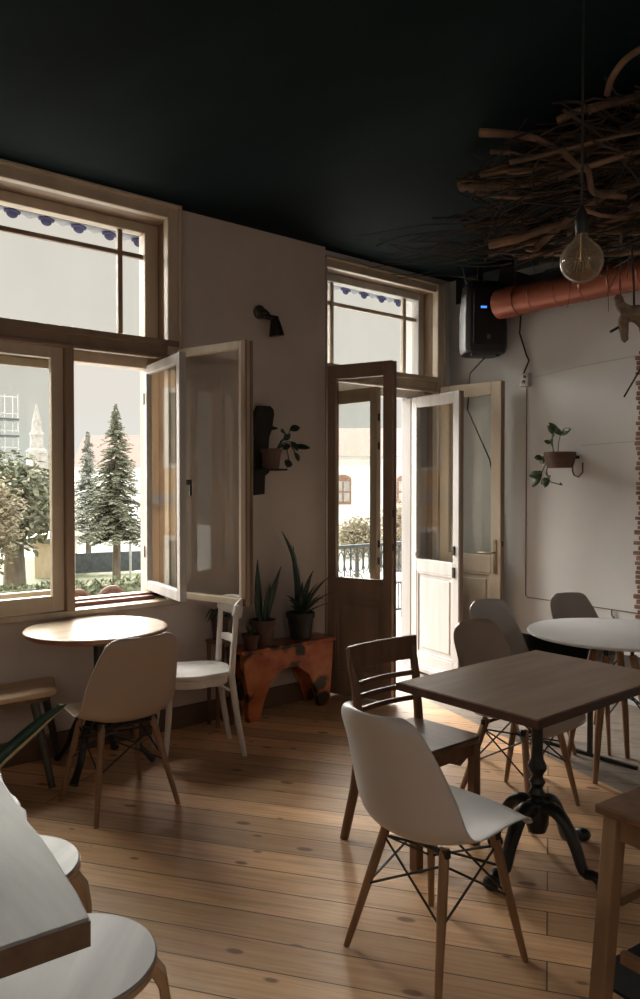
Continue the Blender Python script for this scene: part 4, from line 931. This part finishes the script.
def broad(label, px_x, D, z0, h, rad, mat, seed, tr=.3):
    rt = random.Random(seed); A = math.radians(50); a = (px_x - 320) / 775.
    x, y = D * (math.cos(A) + a * math.sin(A)), D * (math.sin(A) - a * math.cos(A))
    t = thing('broad_tree', label, 'tree', (x, y, z0), 'leafy trees outside')
    MB().tube([(x, y, z0), (x, y, z0 + h * .55)], [tr, tr * .6], 10).build('trunk', M['treebark'], t)
    m = MB()
    for i in range(2600):
        p = Vector((rt.gauss(0, .42), rt.gauss(0, .42), rt.gauss(0, .40)))
        if p.length > 1.05: continue
        q = Vector((x + p.x * rad, y + p.y * rad, z0 + h * .64 + p.z * h * .36)); dv = Vector((rt.uniform(-1, 1), rt.uniform(-1, 1), rt.uniform(-.8, .4))).normalized() * rad * .16
        m.leafblade(q, q + dv, rad * .09, (rt.uniform(-1, 1), rt.uniform(-1, 1), 1), 0, 2)
    m.build('foliage', mat, t, smooth=False, solid=.02); return t
broad('dark leafy tree with a thick trunk seen through the closed casement', 14, 27.5, G, 5.1, 1.9, M['needles'], 5, .42)
broad('lighter leafy tree at the left edge of the window view', -12, 23.5, G, 4.4, 1.1, M['needles_t'], 6)
broad('small tree in front of the white house outside the door', 357, 33, G, 2.6, .95, M['needles_t'], 8, .12)
broad('yellowish shrub tree beside the white house', 399, 31, G, 3.3, .9, M['needles_t'], 9, .12)
# hedge, fence, posts
def along(p, D_):
    A = math.radians(50); a = (p - 320) / 775.; return Vector((D_ * (math.cos(A) + a * math.sin(A)), D_ * (math.sin(A) - a * math.cos(A)), 0))
rt = random.Random(11); m = MB(); h0, h1 = along(-30, 21.5), along(175, 25); dv = (h1 - h0); nn = Vector((-dv.y, dv.x, 0)).normalized()
t = thing('hedge', 'clipped green hedge outside below the fir trees', 'hedge', tuple(h0 + dv * .5 + Vector((0, 0, G))))
rows = []
for i in range(50):
    p = h0 + dv * i / 49; row = []
    for (o_, z) in ((0, 0), (-.05, .75), (.15, 1.05), (.65, 1.05), (.85, .75), (.8, 0)):
        row.append(p + nn * (o_ + rt.uniform(-.07, .07)) + Vector((0, 0, G + z * .8 + rt.uniform(-.05, .05))))
    rows.append(row)
MB().grid(rows).build('body', M['hedge'], t)
m = MB()
for i in range(2200):
    u = rt.random(); p = h0 + dv * u + nn * rt.uniform(-.05, .8) + Vector((0, 0, G + rt.uniform(.2, .9))); q = Vector((rt.uniform(-1, 1), rt.uniform(-1, 1), rt.uniform(-.2, 1))).normalized() * .2
    m.leafblade(p, p + q, .1, (rt.uniform(-1, 1), rt.uniform(-1, 1), 1), 0, 2)
m.build('leaves', M['hedge'], t, smooth=False)
f0, f1 = along(66, 32.6), along(190, 35); dv = (f1 - f0).normalized(); nn = Vector((-dv.y, dv.x, 0))
tag(MB().obox(f0 + Vector((0, 0, G)), dv, nn, (0, 0, 1), (0, 0, .15), ((f1 - f0).length, .05, 1.0)).build('garden_fence', M['fence'], smooth=False), 'dark boarded fence behind the hedge outside', 'fence')
for px, lab in ((73, 'grey metal post outside just right of the window mullion'), (114, 'grey metal post outside beside the tall fir trunk'), (130, 'grey metal post outside right of the tall fir trunk')):
    p = along(px, 20.5 if px == 73 else 32); tag(MB().tube([(p.x, p.y, G), (p.x, p.y, G + (2.4 if px == 73 else 1.7))], .05, 8).build('metal_post', M['post']), lab, 'post', 'metal posts outside')
# white marquee and low buildings behind the trees
def hut(name, label, px0, px1, D_, h, mat, roofm, rh, depth=5, win=False, z0=G, cat='building'):
    a, b = along(px0, D_), along(px1, D_); d = (b - a); L_ = d.length; d.normalize(); n = Vector((-d.y, d.x, 0))
    if n.y < 0: n = -n
    t = thing(name, label, cat, tuple(a.lerp(b, .5) + Vector((0, 0, z0))))
    o = a + Vector((0, 0, z0)); MB().obox(o, d, n, (0, 0, 1), (0, 0, 0), (L_, depth, h)).build('wall', mat, t, smooth=False)
    m = MB(); ov = .3; v = [o + d * x + n * y + Vector((0, 0, z)) for x, y, z in ((-ov, -ov, h), (L_ + ov, -ov, h), (L_ + ov, depth / 2, h + rh), (-ov, depth / 2, h + rh), (-ov, depth + ov, h), (L_ + ov, depth + ov, h))]
    m.add(v, [(0, 1, 2, 3), (3, 2, 5, 4), (0, 3, 4), (1, 5, 2), (0, 4, 5, 1)]).build('roof', roofm, t, smooth=False)
    return t, o, d, n, L_
t, o, d, n, L_ = hut('white_marquee', 'white tent roof between the fir trunks outside', 92, 145, 42, 2.0, M['fabric_w'], M['fabric_w'], .6, cat='tent')
t, o, d, n, L_ = hut('white_kiosk', 'pale kiosk behind the leafy tree trunk outside', 20, 42, 48, 2.6, M['stone'], M['fabric_w'], .7)
t, o, d, n, L_ = hut('cream_van', 'cream boxy stall at the right of the closed casement view', 34, 58, 32, 1.7, M['cream'], M['cream'], .25, 2.5, cat='stall')
t, o, d, n, L_ = hut('distant_house', 'pale distant house with a red roof behind the fir trees', 74, 160, 75, 5.6, M['render_w'], M['rooftile'], 3.4, 9)
t, o, d, n, L_ = hut('white_house', 'long white house with a faded red roof outside the balcony door', 300, 440, 40, 5.37, M['render_w'], M['rooftile'], 1.75, 8)
for px in (343, 405):
    c0 = along(px, 40); q = (c0 - Vector((o.x, o.y, 0))).dot(d)
    k = MB(); pts = [(q - .42, 2.9), (q + .42, 2.9), (q + .42, 4.2)] + [(q + .42 * math.cos(PI * i / 8), 4.2 + .22 * math.sin(PI * i / 8)) for i in range(1, 8)] + [(q - .42, 4.2)]
    wf = MB().prism(pts, -.06, 0, o, d, (0, 0, 1), n).build('window', M['brick'], t, smooth=False)
    g = MB()
    for (x0_, x1_) in ((-.33, -.04), (.04, .33)):
        for (z0_, z1_) in ((3.05, 3.5), (3.58, 4.1)): g.obox(o, d, n, (0, 0, 1), (q + x0_, -.08, z0_), (q + x1_, -.05, z1_))
    g.build('pane', M['stone'], wf, smooth=False)
cz = MB().obox(o, d, n, (0, 0, 1), (0, -.15, 5.1), (L_, 0, 5.37)).build('cornice', M['render_w'], t, smooth=False)
# church tower and scaffold tower far away
p = along(37, 90)
t = thing('church_tower', 'slim church tower with a pointed spire far behind the trees', 'tower', (p.x, p.y, G))
MB().box((p.x - .9, p.y - .9, G), (p.x + .9, p.y + .9, 5.2)).build('tower', M['stone'], t, smooth=False)
MB().lathe([(1.2, 5.2), (1.15, 5.5), (.75, 5.8), (.7, 7.3), (.85, 7.4), (.55, 7.8), (.5, 8.6), (.55, 8.7), (.12, 10.6), (.02, 11)], (p.x, p.y, 0), 12).build('spire', M['stone'], t)
p = along(3, 60)
t = thing('scaffold_tower', 'pale scaffold clad tower at the left edge of the window view', 'scaffold', (p.x, p.y, G))
m = MB()
for dx in (-1.0, 0, 1.0):
    for dy in (-.6, .6): m.tube([(p.x + dx, p.y + dy, G), (p.x + dx, p.y + dy, 8.5)], .04, 6)
for z in (0, 1.3, 2.6, 3.9, 5.2, 6.5, 7.8): m.tube([(p.x - 1, p.y - .6, z + .5), (p.x + 1, p.y - .6, z + .5)], .03, 6)
m.build('frame', M['post'], t)
for z in (2.6, 3.9, 5.2, 6.5): MB().box((p.x - 1.05, p.y - .7, z), (p.x + 1.05, p.y + .7, z + .14)).build('deck', M['fence'], t, smooth=False)
# ochre house across the street (seen in the glass of the open casement)
t = thing('ochre_house', 'ochre street facade mirrored in the open casement glass', 'building', (-1.5, 19, G))
MB().box((-8, 18, G), (2.2, 26, 4.4)).build('wall', M['facade'], t, smooth=False)
MB().box((-8.2, 17.8, 4.4), (2.4, 26, 4.7)).build('cornice', M['render_w'], t, smooth=False)
MB().box((-8.1, 17.88, 1.05), (2.3, 18, 1.3)).build('string_course', M['stone'], t, smooth=False)
for x in (-6.6, -4.6, -2.6, -.6, 1.2):
    for z in (-1.6, 1.9):
        k = MB().box((x - .55, 17.9, z), (x + .55, 18, z + 1.9)).build('window', M['render_w'], t, smooth=False); MB().box((x - .42, 17.86, z + .12), (x + .42, 17.9, z + 1.78)).build('pane', M['fence'], k, smooth=False)
# terrace furniture
def cafe_chair(x, y, rz, label):
    t = thing('cafe_chair', label, 'chair', (x, y, -.15), 'brown rattan chairs on the terrace'); ca, sa = math.cos(rz), math.sin(rz)
    T = lambda a, b, z: (x + a * ca - b * sa, y + a * sa + b * ca, z - .15)
    arc = [T(.135 * math.cos(PI * i / 12), -.18, .62 + .11 * math.sin(PI * i / 12)) for i in range(13)]
    MB().tube([T(.135, -.18, .42)] + arc + [T(-.135, -.18, .42)], .022, 8).build('back_frame', M['rattan'], t)
    MB().grid([[T(.13 * u, -.18, .45) for u in (-1, -.5, 0, .5, 1)], [T(.13 * u, -.18, .62) for u in (-1, -.5, 0, .5, 1)], [T(.12 * u, -.18, .62 + .10 * math.sqrt(max(0, 1 - u * u))) for u in (-1, -.5, 0, .5, 1)]]).build('backrest', M['rattan'], t, solid=.012)
    MB().prism([(a, b) for a, b in ((-.13, -.18), (.13, -.18), (.13, .2), (-.13, .2))], .27, .30, (x, y, 0), (ca, sa, 0), (-sa, ca, 0)).build('seat', M['rattan'], t, smooth=False)
    for a, b in ((-.11, -.16), (.11, -.16), (-.11, .17), (.11, .17)): MB().tube([T(a, b, 0), T(a, b, .42)], .015, 8).build('leg', M['rattan'], t)
cafe_chair(2.72, 6.3, PI + .2, 'brown rattan chair back showing above the window sill, nearer the mullion')
cafe_chair(3.06, 6.34, PI + .2, 'brown rattan chair back showing above the window sill, nearer the open casement')
t = thing('terrace_table', 'small white round table out on the terrace', 'table', (5.9, 5.75, -.15))
MB().lathe([(.30, .54), (.31, .55), (.31, .565), (.02, .57)], (5.72, 5.65, 0), 32).build('tabletop', M['whitetop'], t); MB().tube([(5.72, 5.65, -.15), (5.72, 5.65, .54)], .03, 10).build('column', M['whitetop'], t); MB().lathe([(.2, -.15), (.2, -.13), (.03, -.11)], (5.72, 5.65, 0), 24).build('base', M['whitetop'], t)
t = thing('balcony_railing', 'grey patterned railing along the terrace edge outside the door', 'railing', (6.5, 6.7, -.15))
b = MB(); b.box((5.0, 6.68, .76), (9.0, 6.74, .80)); b.box((5.0, 6.69, -.05), (9.0, 6.73, -.02)); b.build('rail', M['fence'], t, smooth=False)
m = MB(); x = 5.0
while x < 9.0:
    m.tube([(x, 6.71, -.03), (x, 6.71, .77)], .009, 6); m.tube([(x + .05 + .045 * math.cos(i * PI / 6), 6.71, .60 + .12 * math.sin(i * PI / 6)) for i in range(13)], .007, 5, False)
    m.tube([(x + .05 + .04 * math.cos(i * PI / 6), 6.71, .36 + .09 * math.sin(i * PI / 6)) for i in range(13)], .007, 5, False); x += .10
m.build('balusters', M['fence'], t)
for x in (5.0, 7.0, 9.0): MB().box((x - .03, 6.68, -.15), (x + .03, 6.74, .84)).build('post', M['fence'], t, smooth=False)

# ------------------------------------------------------------------ light, sky, camera
wd = bpy.data.worlds.new('World'); bpy.context.scene.world = wd; wd.use_nodes = True; nt = wd.node_tree; nt.nodes.clear()
out = N(nt, 'ShaderNodeOutputWorld'); bg = N(nt, 'ShaderNodeBackground'); tc_ = N(nt, 'ShaderNodeTexCoord'); sp_ = N(nt, 'ShaderNodeSeparateXYZ')
nt.links.new(tc_.outputs['Generated'], sp_.inputs[0])
skyc = ramp(nt, sp_.outputs['Z'], [(0.0, (.72, .745, .70)), (.10, (.74, .70, .635)), (.32, (.73, .68, .60)), (.55, (1.0, .98, .93))])
sg_ = nt.nodes[-1]
nt.links.new(skyc, bg.inputs['Color'])
st_ = N(nt, 'ShaderNodeMapRange'); nt.links.new(sp_.outputs['Z'], st_.inputs[0]); st_.inputs[1].default_value = .37; st_.inputs[2].default_value = .8; st_.inputs[3].default_value = 1.0; st_.inputs[4].default_value = 5.5
nt.links.new(st_.outputs[0], bg.inputs['Strength']); nt.links.new(bg.outputs[0], out.inputs['Surface'])
def sun(name, d, e, ang, col):
    l = bpy.data.lights.new(name, 'SUN'); l.energy = e; l.angle = math.radians(ang); l.color = col
    o = bpy.data.objects.new(name, l); C.objects.link(o); o.rotation_euler = Vector(d).to_track_quat('-Z', 'Y').to_euler(); return o
sun('hazy_sun', (-.09, -.87, -.47), 24, 72, (1, .94, .86))
def lamp(name, loc, e, r, col):
    l = bpy.data.lights.new(name, 'POINT'); l.energy = e; l.shadow_soft_size = r; l.color = col
    o = bpy.data.objects.new(name, l); C.objects.link(o); o.location = loc
lamp('fill_light', (-.9, .2, 2.3), 20, .3, (1, .90, .80))  # added fill lamp behind the camera, without a fixture
lamp('fill_light', (1.2, -1.6, 2.3), 20, .3, (1, .90, .80))  # second added fill lamp out of view, also without a fixture

cam = bpy.data.cameras.new('camera'); co_ = bpy.data.objects.new('camera', cam); C.objects.link(co_)
cam.sensor_fit = 'HORIZONTAL'; cam.sensor_width = 36; cam.lens = 775 / 640 * 36; cam.clip_start = .05; cam.clip_end = 500
A = math.radians(50); P = math.atan(14.5 / 775)
fw = Vector((math.cos(A) * math.cos(P), math.sin(A) * math.cos(P), -math.sin(P))); rt_ = Vector((math.sin(A), -math.cos(A), 0)); up = rt_.cross(fw)
mt = Matrix((rt_, up, -fw)).transposed().to_4x4(); mt.translation = (0, 0, 1.5); co_.matrix_world = mt
sc = bpy.context.scene; sc.camera = co_
sc.view_settings.view_transform = 'Standard'; sc.view_settings.look = 'None'; sc.view_settings.gamma = 1; sc.view_settings.use_curve_mapping = False
sc.view_settings.exposure = .13
sc.cycles.use_denoising = True; sc.cycles.max_bounces = 10; sc.cycles.diffuse_bounces = 6; sc.cycles.transparent_max_bounces = 16; sc.cycles.caustics_reflective = False; sc.cycles.caustics_refractive = False
sc.cycles.sample_clamp_indirect = 6
